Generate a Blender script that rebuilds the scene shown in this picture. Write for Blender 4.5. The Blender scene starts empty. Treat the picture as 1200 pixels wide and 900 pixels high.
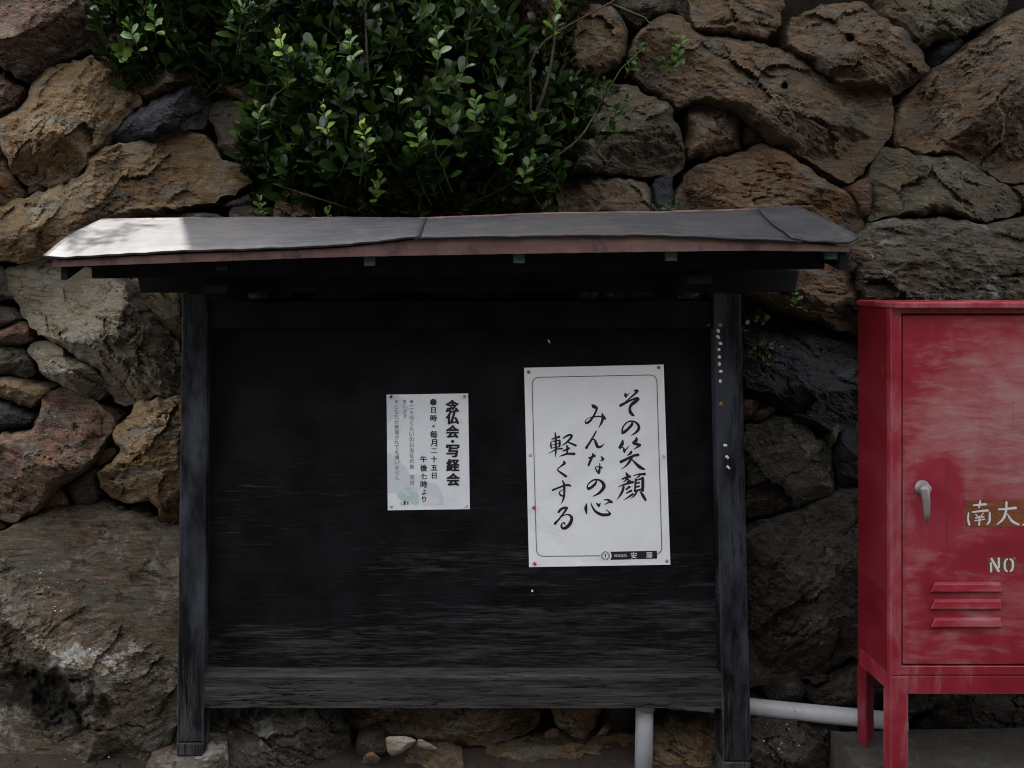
import bpy, bmesh, math, random
import numpy as np
from mathutils import Vector, Matrix, noise as mnoise

R = math.radians
rng = random.Random(7)
S = bpy.context.scene
COL = S.collection

# ---------------------------------------------------------------- camera, sky, sun, exposure
EYE, FPX, VX, VY = 1.44, 1000.0, 510.0, 320.0     # eye height, focal length and vanishing point in photo pixels
cam = bpy.data.cameras.new('camera')
cam.lens, cam.sensor_width, cam.sensor_fit = 30.0, 36.0, 'HORIZONTAL'
cam.shift_x = (600 - VX) / 1200
cam.shift_y = -(450 - VY) / 1200
cam.clip_start, cam.clip_end = 0.05, 800
camo = bpy.data.objects.new('camera', cam); COL.objects.link(camo)
camo.location = (0, 0, EYE); camo.rotation_euler = (R(90), 0, 0)
S.camera = camo

SUN_EL = R(66)
SUN_H = Vector((-0.325, 0.946))                    # towards the sun, on the plan: behind the wall, a little left
world = bpy.data.worlds.new('World'); S.world = world
world.use_nodes = True
wn, wl = world.node_tree.nodes, world.node_tree.links
sky = wn.new('ShaderNodeTexSky'); sky.sky_type = 'NISHITA'; sky.sun_disc = False
sky.sun_elevation = SUN_EL; sky.sun_rotation = math.atan2(SUN_H.x, SUN_H.y)
sky.air_density = 1.0; sky.dust_density = 4.0; sky.ozone_density = 1.0
hs = wn.new('ShaderNodeHueSaturation'); hs.inputs['Saturation'].default_value = 0.22
wl.new(sky.outputs[0], hs.inputs['Color'])
wl.new(hs.outputs[0], wn['Background'].inputs[0])
wn['Background'].inputs[1].default_value = 0.15
sl = bpy.data.lights.new('sun', 'SUN'); sl.energy = 2.0; sl.angle = R(0.5); sl.color = (1.0, 0.95, 0.88)
so = bpy.data.objects.new('sun', sl); COL.objects.link(so)
sdir = Vector((SUN_H.x * math.cos(SUN_EL), SUN_H.y * math.cos(SUN_EL), math.sin(SUN_EL)))
so.rotation_euler = (-sdir).to_track_quat('-Z', 'Y').to_euler(); so.location = sdir * 30
S.view_settings.view_transform = 'Standard'; S.view_settings.look = 'None'
S.view_settings.exposure = 2.75; S.view_settings.gamma = 1.0; S.view_settings.use_curve_mapping = False

S.cycles.use_denoising = True; S.cycles.denoising_prefilter = 'NONE'; S.cycles.filter_width = 1.1

# ---------------------------------------------------------------- helpers
def P(px, py, Y):
    """photo pixel at depth Y -> world point"""
    return Vector(((px - VX) / FPX * Y, Y, EYE + (VY - py) / FPX * Y))

def thing(name, label, cat, loc=(0, 0, 0), group=None):
    o = bpy.data.objects.new(name, None); COL.objects.link(o)
    o.empty_display_size = .1
    o.location = loc; o['label'] = label; o['category'] = cat
    if group: o['group'] = group
    return o

def tag(o, label, cat, group=None):
    o['label'] = label; o['category'] = cat
    if group: o['group'] = group
    return o

def link(name, me, mat=None, parent=None, smooth=False):
    o = bpy.data.objects.new(name, me); COL.objects.link(o)
    if mat is not None and len(me.materials) == 0: me.materials.append(mat)
    if parent is not None: o.parent = parent
    if smooth: me.shade_smooth()
    return o

def base_of(parent):
    b = Vector((0, 0, 0)); p = parent
    while p is not None:
        b += p.location; p = p.parent
    return b

def obj(name, bm, mat=None, parent=None, smooth=False, origin=None):
    """bm holds WORLD coordinates; stored relative to the parent's base"""
    me = bpy.data.meshes.new(name)
    off = base_of(parent)
    if origin is not None: off = Vector(origin)
    bmesh.ops.translate(bm, verts=bm.verts, vec=-off)
    bmesh.ops.recalc_face_normals(bm, faces=bm.faces)
    bm.to_mesh(me); bm.free()
    o = link(name, me, mat, parent, smooth)
    if origin is not None: o.location = Vector(origin) - base_of(parent)
    return o

def npmesh(name, v, f, mat, parent=None, smooth=True):
    off = np.array(base_of(parent))
    me = bpy.data.meshes.new(name)
    me.from_pydata((np.asarray(v) - off).tolist(), [], [tuple(x) for x in f]); me.update()
    return link(name, me, mat, parent, smooth)

def BM(): return bmesh.new()

def hexa(bm, front, back):
    """eight corners: front 4, back 4 (same winding)"""
    a = [bm.verts.new(p) for p in front]; b = [bm.verts.new(p) for p in back]
    bm.faces.new(a); bm.faces.new(b[::-1])
    for i in range(4): bm.faces.new((a[i], b[i], b[(i + 1) % 4], a[(i + 1) % 4]))

def box(bm, x0, x1, y0, y1, z0, z1):
    hexa(bm, [(x0, y0, z0), (x1, y0, z0), (x1, y0, z1), (x0, y0, z1)],
         [(x0, y1, z0), (x1, y1, z0), (x1, y1, z1), (x0, y1, z1)])

def pxbox(bm, quad, Y, depth):
    f = [P(x, y, Y) for x, y in quad]
    hexa(bm, f, [p + Vector((0, depth, 0)) for p in f])

def bevel(bm, w, seg=1):
    bmesh.ops.bevel(bm, geom=bm.edges[:], offset=w, segments=seg, profile=.5, affect='EDGES', clamp_overlap=True)

def subdiv_long(bm, maxlen):
    for _ in range(6):
        es = [e for e in bm.edges if e.calc_length() > maxlen]
        if not es: break
        bmesh.ops.subdivide_edges(bm, edges=es, cuts=1, use_grid_fill=True)

def tube(bm, pts, rad, n=12, cap=True):
    pts = [Vector(p) for p in pts]; m = len(pts)
    rads = rad if hasattr(rad, '__len__') else [rad] * m
    prev = None; rings = []
    for i, p in enumerate(pts):
        t = (pts[min(i + 1, m - 1)] - pts[max(i - 1, 0)]).normalized()
        up = Vector((0, 0, 1)) if abs(t.z) < .9 else Vector((1, 0, 0))
        if prev is not None: a = (prev - t * prev.dot(t)).normalized()
        else: a = t.cross(up).normalized()
        b = t.cross(a); prev = a
        rings.append([bm.verts.new(p + (a * math.cos(2 * math.pi * k / n) + b * math.sin(2 * math.pi * k / n)) * rads[i]) for k in range(n)])
    for i in range(m - 1):
        for k in range(n):
            bm.faces.new((rings[i][k], rings[i][(k + 1) % n], rings[i + 1][(k + 1) % n], rings[i + 1][k]))
    if cap: bm.faces.new(rings[0][::-1]); bm.faces.new(rings[-1])

def lathe(bm, c, axis, prof, n=12):
    """prof: (distance along axis, radius)"""
    c = Vector(c); t = Vector(axis).normalized()
    a = t.cross(Vector((0, 0, 1)) if abs(t.z) < .9 else Vector((1, 0, 0))).normalized(); b = t.cross(a)
    rings = [[bm.verts.new(c + t * d + (a * math.cos(2 * math.pi * k / n) + b * math.sin(2 * math.pi * k / n)) * max(r, 1e-5)) for k in range(n)] for d, r in prof]
    for i in range(len(prof) - 1):
        for k in range(n):
            bm.faces.new((rings[i][k], rings[i][(k + 1) % n], rings[i + 1][(k + 1) % n], rings[i + 1][k]))
    bm.faces.new(rings[0][::-1]); bm.faces.new(rings[-1])

# numpy gradient noise
def _grad(ix, iy, s):
    n = (ix * 374761393 + iy * 668265263 + s * 1442695041) & 0xffffffff
    n = ((n ^ (n >> 13)) * 1274126177) & 0xffffffff
    n = n ^ (n >> 16)
    a = n / 4294967296.0 * 2 * np.pi
    return np.cos(a), np.sin(a)

def pn(x, y, s=0):
    x = np.asarray(x, float); y = np.asarray(y, float)
    ix = np.floor(x).astype(np.int64); iy = np.floor(y).astype(np.int64)
    fx, fy = x - ix, y - iy
    u = fx ** 3 * (fx * (fx * 6 - 15) + 10); v = fy ** 3 * (fy * (fy * 6 - 15) + 10)
    def d(i, j):
        gx, gy = _grad(ix + i, iy + j, s); return gx * (fx - i) + gy * (fy - j)
    a = d(0, 0) * (1 - u) + d(1, 0) * u; b = d(0, 1) * (1 - u) + d(1, 1) * u
    return (a * (1 - v) + b * v) * 1.5

def fbm(x, y, o=4, s=0, g=.5, ridged=False):
    t = 0; a = 1
    for k in range(o):
        n = pn(x * 2 ** k, y * 2 ** k, s + k * 17)
        t = t + a * ((1 - 2 * np.abs(n)) if ridged else n); a *= g
    return t

def facets(x, y, s, aniso=1.0):
    """cellular facets: every cell is a small tilted plane, so cell borders are sharp breaks"""
    wx = x + .22 * pn(x * 1.3, y * 1.3, s + 1) + .08 * pn(x * 4, y * 4, s + 3); wy = y + .22 * pn(x * 1.3, y * 1.3, s + 2) + .08 * pn(x * 4, y * 4, s + 4)
    ix = np.floor(wx).astype(np.int64); iy = np.floor(wy).astype(np.int64)
    best = np.full(np.shape(wx), 1e9); out = np.zeros(np.shape(wx))
    for i in (-1, 0, 1):
        for j in (-1, 0, 1):
            a, b = _grad(ix + i, iy + j, s); c, d = _grad(ix + i, iy + j, s + 7); e, _ = _grad(ix + i, iy + j, s + 13)
            dx, dy = wx - (ix + i + .5 + .42 * a), wy - (iy + j + .5 + .42 * c)
            q = dx * dx + dy * dy
            h = .55 * b * dx + .55 * d * dy + .22 * e
            m = q < best; best = np.where(m, q, best); out = np.where(m, h, out)
    return out

# ---------------------------------------------------------------- materials
class NT:
    def __init__(self, name):
        self.m = bpy.data.materials.new(name); self.m.use_nodes = True
        self.n = self.m.node_tree.nodes; self.l = self.m.node_tree.links
        self.b = self.n['Principled BSDF']
    def new(self, t, **kw):
        x = self.n.new(t)
        for k, v in kw.items():
            if hasattr(x, k) and k not in x.inputs: setattr(x, k, v)
            else: x.inputs[k].default_value = v
        return x
    def link(self, a, b): self.l.new(a, b)
    def coord(self, scale=(1, 1, 1), rnd=True, kind='Object', rot=(0, 0, 0)):
        tc = self.new('ShaderNodeTexCoord'); mp = self.new('ShaderNodeMapping')
        mp.inputs['Scale'].default_value = scale; mp.inputs['Rotation'].default_value = rot
        self.link(tc.outputs[kind], mp.inputs['Vector'])
        if rnd:
            oi = self.new('ShaderNodeObjectInfo'); ml = self.new('ShaderNodeMath', operation='MULTIPLY')
            ml.inputs[1].default_value = 37.0
            self.link(oi.outputs['Random'], ml.inputs[0]); self.link(ml.outputs[0], mp.inputs['Location'])
        return mp.outputs[0]
    def noise(self, vec, scale, detail=6, rough=.6, dist=0.0):
        x = self.new('ShaderNodeTexNoise'); x.inputs['Scale'].default_value = scale
        x.inputs['Detail'].default_value = detail; x.inputs['Roughness'].default_value = rough
        x.inputs['Distortion'].default_value = dist
        self.link(vec, x.inputs['Vector']); return x.outputs['Fac']
    def ramp(self, fac, stops, interp='LINEAR'):
        r = self.new('ShaderNodeValToRGB'); r.color_ramp.interpolation = interp
        e = r.color_ramp.elements
        while len(e) < len(stops): e.new(0.5)
        for i, (p, c) in enumerate(stops):
            e[i].position = p
            e[i].color = (c, c, c, 1) if not hasattr(c, '__len__') else (*c, 1)
        self.link(fac, r.inputs[0]); return r.outputs[0]
    def mix(self, fac, a, b, mode='MIX'):
        x = self.new('ShaderNodeMix', data_type='RGBA', blend_type=mode)
        for sock, v in ((x.inputs[0], fac), (x.inputs[6], a), (x.inputs[7], b)):
            if hasattr(v, 'is_linked'): self.link(v, sock)
            elif hasattr(v, '__len__'): sock.default_value = (*v, 1)
            else: sock.default_value = v
        return x.outputs[2]
    def math(self, op, a, b=0.0, clamp=False):
        x = self.new('ShaderNodeMath', operation=op); x.use_clamp = clamp
        for i, v in enumerate((a, b)):
            if hasattr(v, 'is_linked'): self.link(v, x.inputs[i])
            else: x.inputs[i].default_value = v
        return x.outputs[0]
    def edges(self, r=.005):
        """0 on flats, rising on arrises (where paint wears through)"""
        bv = self.new('ShaderNodeBevel'); bv.samples = 4; bv.inputs['Radius'].default_value = r
        ge = self.new('ShaderNodeNewGeometry'); d = self.new('ShaderNodeVectorMath', operation='DOT_PRODUCT')
        self.link(bv.outputs[0], d.inputs[0]); self.link(ge.outputs['Normal'], d.inputs[1])
        return self.math('SUBTRACT', 1.0, d.outputs['Value'], clamp=True)
    def sep(self, vec):
        x = self.new('ShaderNodeSeparateXYZ'); self.link(vec, x.inputs[0]); return x.outputs
    def bump(self, h, strength=.5, dist=.01, prev=None):
        x = self.new('ShaderNodeBump'); x.inputs['Strength'].default_value = strength
        x.inputs['Distance'].default_value = dist
        self.link(h, x.inputs['Height'])
        if prev is not None: self.link(prev, x.inputs['Normal'])
        return x.outputs[0]
    def out(self, col, rough=.8, spec=.3, normal=None, metal=0.0):
        if hasattr(col, 'is_linked'): self.link(col, self.b.inputs['Base Color'])
        else: self.b.inputs['Base Color'].default_value = (*col, 1)
        if hasattr(rough, 'is_linked'): self.link(rough, self.b.inputs['Roughness'])
        else: self.b.inputs['Roughness'].default_value = rough
        self.b.inputs['Specular IOR Level'].default_value = spec
        self.b.inputs['Metallic'].default_value = metal
        if normal is not None: self.link(normal, self.b.inputs['Normal'])
        return self.m

def plain(name, col, rough=.6, spec=.3, metal=0.0):
    return NT(name).out(col, rough, spec, None, metal)

def rock(name, c1, c2, c3, lich=0.0, lcol=(.42, .41, .38), strata=0.0, ang=0.0, dark=.35, rust=.5, moss=None):
    t = NT(name)
    v = t.coord()
    va = t.coord(scale=(1, 1, 3.2), rot=(0, ang, 0))
    big = t.noise(v, 5.5, 8, .66, 1.1)
    col = t.ramp(big, [(.36, c1), (.47, c2), (.55, tuple(x * .82 for x in c2)), (.64, c3)])
    vs = t.coord(scale=(1, 1, 7), rot=(0, ang, 0))
    st = t.noise(vs, 13, 9, .74, .5)
    col = t.mix(t.ramp(st, [(.50, 0.0), (.64, .75)]), col, c3)
    col = t.mix(t.ramp(st, [(.34, .8), (.46, 0.0)]), col, tuple(x * .5 for x in c1))
    rn = t.noise(v, 8, 7, .7, 1.4)
    col = t.mix(t.ramp(rn, [(.53, 0.0), (.63, rust)]), col, tuple(x * y for x, y in zip(c2, (1.25, .94, .76))))
    col = t.mix(t.ramp(t.noise(va, 7, 8, .7, .9), [(.50, 0.0), (.60, .72)]), col, tuple(sum(c2) / 3 * y for y in (1.0, .99, .86)))
    blot = t.noise(va, 7, 9, .78, .8)
    dk = t.ramp(blot, [(.33, 1.0), (.43, 0.0)])
    col = t.mix(t.math('MULTIPLY', dk, .85), col, tuple(x * dark for x in c1))
    sp = t.noise(v, 85, 6, .8)
    col = t.mix(t.ramp(sp, [(.34, .5), (.45, 0.0)]), col, tuple(x * .4 for x in c2))
    col = t.mix(t.ramp(sp, [(.58, 0.0), (.68, .7)]), col, tuple(min(1, x * 1.7) for x in c3))
    if lich > 0:
        ln = t.noise(v, 5.2, 3, .5); l2 = t.noise(v, 30, 7, .8)
        f = t.math('ADD', t.math('MULTIPLY', ln, .55), t.math('MULTIPLY', l2, .45))
        col = t.mix(t.ramp(f, [(.60 - lich * .1, 0.0), (.63 - lich * .1, .8)]), col, lcol)
    cr = t.noise(va, 4.6, 5, .6, .5)
    line = t.ramp(cr, [(.478, 0.0), (.497, 1.0), (.503, 1.0), (.522, 0.0)])
    col = t.mix(t.math('MULTIPLY', line, t.ramp(t.noise(v, 6, 3, .5), [(.42, 0.0), (.56, .9)])), col, (.02, .016, .012))
    if moss:        # a black moss stain with its own ragged outline
        s = t.sep(t.coord(rnd=False)); mx, mz, rx, rz = moss
        dx = t.math('DIVIDE', t.math('SUBTRACT', s[0], mx), rx); dz = t.math('DIVIDE', t.math('SUBTRACT', s[2], mz), rz)
        r2 = t.math('ADD', t.math('MULTIPLY', dx, dx), t.math('MULTIPLY', dz, dz))
        r2 = t.math('ADD', r2, t.math('MULTIPLY', t.math('SUBTRACT', t.noise(v, 11, 7, .7), .5), 3.6))
        col = t.mix(t.ramp(r2, [(.45, .92), (.95, 0.0)]), col, (.012, .011, .009))
    oi = t.new('ShaderNodeObjectInfo')
    val = t.math('ADD', t.math('MULTIPLY', oi.outputs['Random'], .28), .92)
    h = t.new('ShaderNodeHueSaturation'); t.link(val, h.inputs['Value']); t.link(col, h.inputs['Color'])
    h.inputs['Saturation'].default_value = 1.13
    n1 = t.noise(v, 60, 10, .75, .3)
    n2 = t.noise(va, 34, 8, .75, .4)
    b = t.bump(n2, .9, .013)
    b = t.bump(n1, .8, .006, b)
    b = t.bump(st, .6, .012, b)
    return t.out(h.outputs[0], .9, .18, b)

M = {}
M['tan'] = rock('rock_tan', (.092, .060, .034), (.180, .122, .070), (.270, .208, .138), ang=.7, rust=.4)
M['brown'] = rock('rock_brown', (.060, .041, .026), (.130, .090, .058), (.210, .165, .118), ang=-.5)
M['orange'] = rock('rock_orange', (.072, .042, .026), (.140, .084, .050), (.195, .150, .108), ang=.3)
M['red'] = rock('rock_red', (.048, .030, .024), (.110, .066, .046), (.205, .160, .125), ang=-.8)
M['pale'] = rock('rock_pale', (.115, .092, .062), (.205, .170, .120), (.265, .243, .190), ang=.9, dark=.15, rust=.25)
M['grey'] = rock('rock_grey', (.042, .035, .026), (.082, .069, .051), (.145, .128, .100), lich=.25, lcol=(.26, .25, .23), ang=-.4, rust=.25)
M['green'] = rock('rock_green', (.052, .042, .028), (.094, .078, .052), (.150, .128, .092), ang=.5, lich=.1, lcol=(.22, .21, .19), rust=.4)
M['mixed'] = rock('rock_mixed', (.064, .038, .023), (.088, .072, .053), (.145, .132, .106), ang=.2, lich=.2, lcol=(.23, .22, .20))
M['slate'] = rock('rock_slate', (.018, .018, .021), (.034, .034, .038), (.070, .070, .074), ang=-.7, rust=.12)
M['dark'] = rock('rock_dark', (.026, .021, .017), (.048, .038, .029), (.082, .068, .055), ang=.2, rust=.2)
M['boulder'] = rock('rock_boulder', (.056, .040, .028), (.125, .094, .066), (.245, .220, .178), lich=.28, lcol=(.34, .325, .295), ang=.6, dark=.22, moss=(-1.19, .16, .17, .11))
M['shade_rock'] = rock('rock_lichened_shaded', (.030, .024, .018), (.056, .046, .036), (.105, .094, .078), lich=.3, lcol=(.16, .155, .145), ang=-.75, rust=.3)  # lichened stone, darkened: shade of the recess put into the colour
M['chip'] = rock('rock_chip', (.30, .25, .18), (.36, .31, .24), (.42, .38, .31), rust=0)

def soil_mat(name, c1, c2):
    t = NT(name); v = t.coord(rnd=False)
    col = t.ramp(t.noise(v, 14, 8, .7), [(.3, c1), (.7, c2)])
    col = t.mix(t.ramp(t.noise(v, 70, 5, .7), [(.6, 0.0), (.7, .6)]), col, tuple(min(1, x * 2.6) for x in c2))
    return t.out(col, .95, .1, t.bump(t.noise(v, 60, 8, .7), .8, .01))
M['soil'] = soil_mat('soil', (.010, .008, .006), (.026, .019, .013))
M['asphalt'] = soil_mat('asphalt', (.035, .034, .033), (.06, .058, .055))
M['dirt'] = soil_mat('dirt', (.028, .021, .016), (.055, .042, .032))
M['concrete'] = soil_mat('concrete_old', (.032, .029, .024), (.07, .063, .052))

def wood_black(name, vertical, wear, zbias=0.0, grey=(.13, .125, .125), z0=0.0, z1=1.0, blue=0.0, cracks=.5, edge=0.0):
    """black paint worn off in fine dashes along the grain; more is gone where rain splashes (near the foot)"""
    t = NT(name)
    along = (lambda l, c: (c, c, l)) if vertical else (lambda l, c: (l, c, c))
    fine = t.noise(t.coord(scale=along(15, 230)), 1.0, 6, .7, .15)
    mid = t.noise(t.coord(scale=along(5.5, 75)), 1.0, 7, .72, .3)
    band = t.noise(t.coord(scale=along(1.1, 9)), 1.0, 5, .6, .8)
    vo = t.coord()
    z = t.sep(t.coord(rnd=False))[2]
    zz = t.new('ShaderNodeMapRange'); t.link(z, zz.inputs[0])
    zz.inputs[1].default_value = z0; zz.inputs[2].default_value = z1
    zz.inputs[3].default_value = zbias; zz.inputs[4].default_value = 0.0
    f = t.math('ADD', t.math('MULTIPLY', fine, .34), t.math('MULTIPLY', mid, .26))
    f = t.math('ADD', t.math('ADD', f, t.math('MULTIPLY', band, .40)), zz.outputs[0])
    if edge: f = t.math('ADD', f, t.math('MULTIPLY', t.edges(.006), edge))
    mask = t.ramp(f, [(.575 - wear, 0.0), (.645 - wear, .5), (.76 - wear, 1.0)])
    paint = t.ramp(t.noise(vo, 9, 4, .6), [(.35, (.0038, .0038, .0041)), (.65, (.0098, .0098, .011))])
    if blue: paint = t.mix(t.ramp(t.noise(t.coord(scale=along(.5, 1.6)), 5, 5, .65), [(.42, 0.0), (.60, blue)]), paint, (.046, .050, .060))
    bare = t.ramp(mid, [(.3, tuple(x * .55 for x in grey)), (.52, grey), (.75, tuple(x * 1.45 for x in grey))])
    col = t.mix(mask, paint, bare)
    ck = t.noise(t.coord(scale=along(2.2, 46)), 1.0, 4, .6, .2)
    cl = t.math('MULTIPLY', t.ramp(ck, [(.478, 0.0), (.496, 1.0), (.504, 1.0), (.522, 0.0)]), t.ramp(band, [(.42, 0.0), (.54, cracks)]))
    col = t.mix(cl, col, (.003, .003, .003))
    b = t.bump(fine, .5, .003); b = t.bump(mid, .6, .004, b); b = t.bump(mask, .25, .0015, b)
    return t.out(col, t.ramp(mask, [(0.0, .6), (1.0, .95)]), .06, b)
M['panel'] = wood_black('panel_black_paint', False, -.035, .15, (.056, .055, .056), .22, 1.0, cracks=.3)
M['post'] = wood_black('post_black_paint', True, -.01, .12, (.080, .077, .073), 0, .8, blue=.9, cracks=.9, edge=.9)
M['rail'] = wood_black('rail_weathered', False, .175, .0, (.062, .059, .057), 0, 1, cracks=1.0, edge=1.2)
M['beam'] = wood_black('beam_black', False, -.06, 0, (.04, .034, .03), 0, 1)
M['verdigris'] = plain('rafter_end_green', (.034, .056, .043), .85)

def sheet_mat():
    t = NT('roof_sheet_paint'); v = t.coord(rnd=False); vs = t.coord(scale=(1, 4, 4), rnd=True)
    big = t.noise(v, 4, 5, .6); fine = t.noise(v, 46, 6, .8); mid = t.noise(vs, 12, 6, .7)
    col = t.ramp(big, [(.3, (.0185, .0192, .0225)), (.5, (.0255, .0252, .0285)), (.72, (.037, .034, .0355))])
    col = t.mix(t.ramp(mid, [(.46, 0.0), (.60, .85)]), col, (.054, .053, .056))
    col = t.mix(t.ramp(fine, [(.37, .9), (.45, 0.0)]), col, (.014, .014, .016))
    col = t.mix(t.ramp(t.noise(v, 7, 5, .7), [(.56, 0.0), (.70, .6)]), col, (.066, .039, .036))
    return t.out(col, .62, .3, t.bump(t.noise(v, 9, 4, .5), .3, .01))
M['sheet'] = sheet_mat()
def fascia_mat():
    t = NT('fascia_paint'); v = t.coord(scale=(1, 1, 1.5), rnd=False)
    col = t.ramp(t.noise(v, 6, 6, .65), [(.3, (.075, .040, .034)), (.55, (.128, .070, .060)), (.8, (.19, .115, .10))])
    col = t.mix(t.ramp(t.noise(t.coord(scale=(3, 3, 2), rnd=False), 5, 6, .7), [(.50, 0.0), (.66, .85)]), col, (.03, .02, .018))
    return t.out(col, .6, .3)
M['fascia'] = fascia_mat()

def red_mat(name, fade):
    """sun-chalked red enamel; the chalk lies in horizontal wiped strokes"""
    t = NT(name); v = t.coord(rnd=False); vh = t.coord(scale=(3.5, 3.5, 15) if fade == 'door' else (9, 9, 2.5), rnd=False)
    st = t.noise(vh, 2.6, 10, .76, .45); bl = t.noise(v, 4.5, 5, .55, .8)
    red = t.ramp(bl, [(.3, (.165, .008, .015)), (.5, (.235, .013, .025)), (.7, (.27, .036, .052))])
    if fade != 'door' and fade < -.2: red = t.mix(1.0, red, (.62, .55, .55), 'MULTIPLY')  # side panels and rear legs darkened: shade put into the colour
    pink = t.ramp(st, [(.35, (.27, .095, .095)), (.65, (.32, .175, .155))])
    f = t.math('ADD', t.math('MULTIPLY', st, .55), t.math('MULTIPLY', bl, .45))
    if fade == 'door':
        s = t.sep(v)
        def bell(sock, c, w):
            d = t.math('DIVIDE', t.math('SUBTRACT', sock, c), w)
            return t.math('SUBTRACT', 1.0, t.math('MULTIPLY', d, d), clamp=True)
        m = t.math('MULTIPLY', bell(s[0], -.03, .36), bell(s[2], .95, .30))
        f = t.math('ADD', f, t.math('MULTIPLY', m, .26))
        f = t.math('ADD', f, t.math('MULTIPLY', bell(s[2], .33, .42), .05))
        f = t.math('SUBTRACT', f, t.math('MULTIPLY', t.math('MULTIPLY', bell(s[0], -.265, .07), bell(s[2], .75, .15)), .30))
        f = t.math('SUBTRACT', f, .05)
    else:
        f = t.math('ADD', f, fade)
    f = t.math('ADD', f, t.math('MULTIPLY', t.edges(.004), .55))
    col = t.mix(t.ramp(f, [(.49, 0.0), (.57, .30), (.74, .85)]), red, pink)
    col = t.mix(t.ramp(t.noise(t.coord(scale=(14, 14, 2), rnd=False), 6, 6, .7), [(.66, 0.0), (.75, .5)]), col, (.42, .16, .13))
    col = t.mix(t.ramp(t.noise(v, 60, 4, .6), [(.69, 0.0), (.75, .9)]), col, (.10, .03, .02))
    run = t.noise(t.coord(scale=(30, 30, 1.2), rnd=False), 1.5, 4, .6); pt = t.noise(v, 5, 3, .5)
    col = t.mix(t.math('MULTIPLY', t.ramp(run, [(.60, 0.0), (.70, .6)]), t.ramp(pt, [(.5, 0.0), (.62, 1.0)])), col, (.12, .022, .022))
    return t.out(col, t.ramp(f, [(.45, .38), (.65, .75)]), .35, t.bump(t.noise(v, 25, 5, .6), .12, .004))
M['red_door'] = red_mat('red_enamel_door', 'door')
M['red_side_shaded'] = red_mat('red_enamel_side_shaded', -.30)
M['red_frame'] = red_mat('red_enamel_frame', -.015)
M['patch'] = soil_mat('patch_rust_brown', (.15, .048, .022), (.215, .076, .036))
def marks_mat():
    t = NT('stencil_white'); v = t.coord(rnd=False)
    return t.out(t.ramp(t.noise(v, 90, 5, .7), [(.32, (.30, .17, .14)), (.42, (.58, .56, .54))]), .7)
M['marks'] = marks_mat()
M['metal'] = plain('handle_cast_metal', (.27, .235, .23), .55, .4, .5)
def pvc_mat():
    t = NT('pvc_grey'); v = t.coord(rnd=False)
    c = t.ramp(t.noise(v, 12, 5, .6), [(.3, (.29, .29, .292)), (.7, (.37, .37, .367))])
    c = t.mix(t.ramp(t.noise(v, 120, 3, .6), [(.68, 0.0), (.72, .8)]), c, (.05, .045, .04))
    return t.out(c, .45, .4)
M['pvc'] = pvc_mat()
def paper_mat(name, c1, c2):
    t = NT(name); v = t.coord(rnd=False)
    return t.out(t.ramp(t.noise(v, 5, 4, .5), [(.35, c1), (.7, c2)]), .7, .2, t.bump(t.noise(v, 5, 4, .5, .6), .7, .02))
M['paper'] = paper_mat('poster_paper', (.77, .775, .775), (.83, .83, .82))
M['paper2'] = paper_mat('notice_paper', (.69, .705, .72), (.76, .765, .77))
M['ink'] = plain('ink_black', (.017, .015, .018), .6)
M['ink_soft'] = plain('ink_grey', (.10, .105, .12), .7)
M['ink_navy'] = plain('ink_dark', (.03, .032, .045), .7)
M['print_white'] = plain('print_white', (.70, .70, .70), .7)
M['print_grey'] = plain('print_grey', (.575, .595, .625), .8)
M['print_blue'] = plain('print_blue', (.46, .55, .54), .8)
M['print_green'] = plain('print_green', (.44, .54, .47), .8)
M['print_pink'] = plain('print_pink', (.66, .62, .635), .8)
M['plaster'] = soil_mat('plaster_white', (.50, .48, .44), (.62, .60, .56))
M['tile'] = plain('roof_tile_grey', (.10, .105, .115), .5)
M['glass'] = plain('window_glass', (.02, .025, .03), .08, .5)
M['bark'] = soil_mat('bark', (.035, .025, .018), (.075, .055, .038))

def leaf_mat(name, stops, rough=.32):
    t = NT(name)
    g = t.new('ShaderNodeNewGeometry'); oi = t.new('ShaderNodeObjectInfo')
    f = t.math('FRACT', t.math('ADD', g.outputs['Random Per Island'], oi.outputs['Random']))
    col = t.ramp(f, stops)
    bf = t.mix(g.outputs['Backfacing'], col, t.mix(.25, col, (.05, .09, .03)))
    v = t.coord(rnd=False)
    t.b.inputs['Coat Weight'].default_value = .05; t.b.inputs['Coat Roughness'].default_value = .25
    return t.out(bf, rough, .20, t.bump(t.noise(v, 90, 3, .5), .15, .003))
M['leaf'] = leaf_mat('leaf_dark', [(0, (.010, .022, .004)), (.5, (.017, .037, .007)), (.85, (.030, .058, .010)), (1, (.050, .090, .015))], .30)
M['leaf_mid'] = leaf_mat('leaf_mid', [(0, (.036, .078, .010)), (1, (.068, .125, .018))], .30)
M['leaf_young'] = leaf_mat('leaf_young', [(0, (.13, .23, .03)), (1, (.22, .30, .055))], .45)
M['stem'] = plain('stem_green', (.05, .06, .028), .7)

# ---------------------------------------------------------------- ground and terrain
WALL_Y0, BATTER, WALL_H = 2.68, .22, 3.75
def wall_y(z): return WALL_Y0 + BATTER * z
def plane_pt(px, py):
    """where the ray through a photo pixel meets the battered wall plane"""
    k = (VY - py) / FPX
    return (WALL_Y0 + BATTER * EYE) / (1 - BATTER * k)

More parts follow.
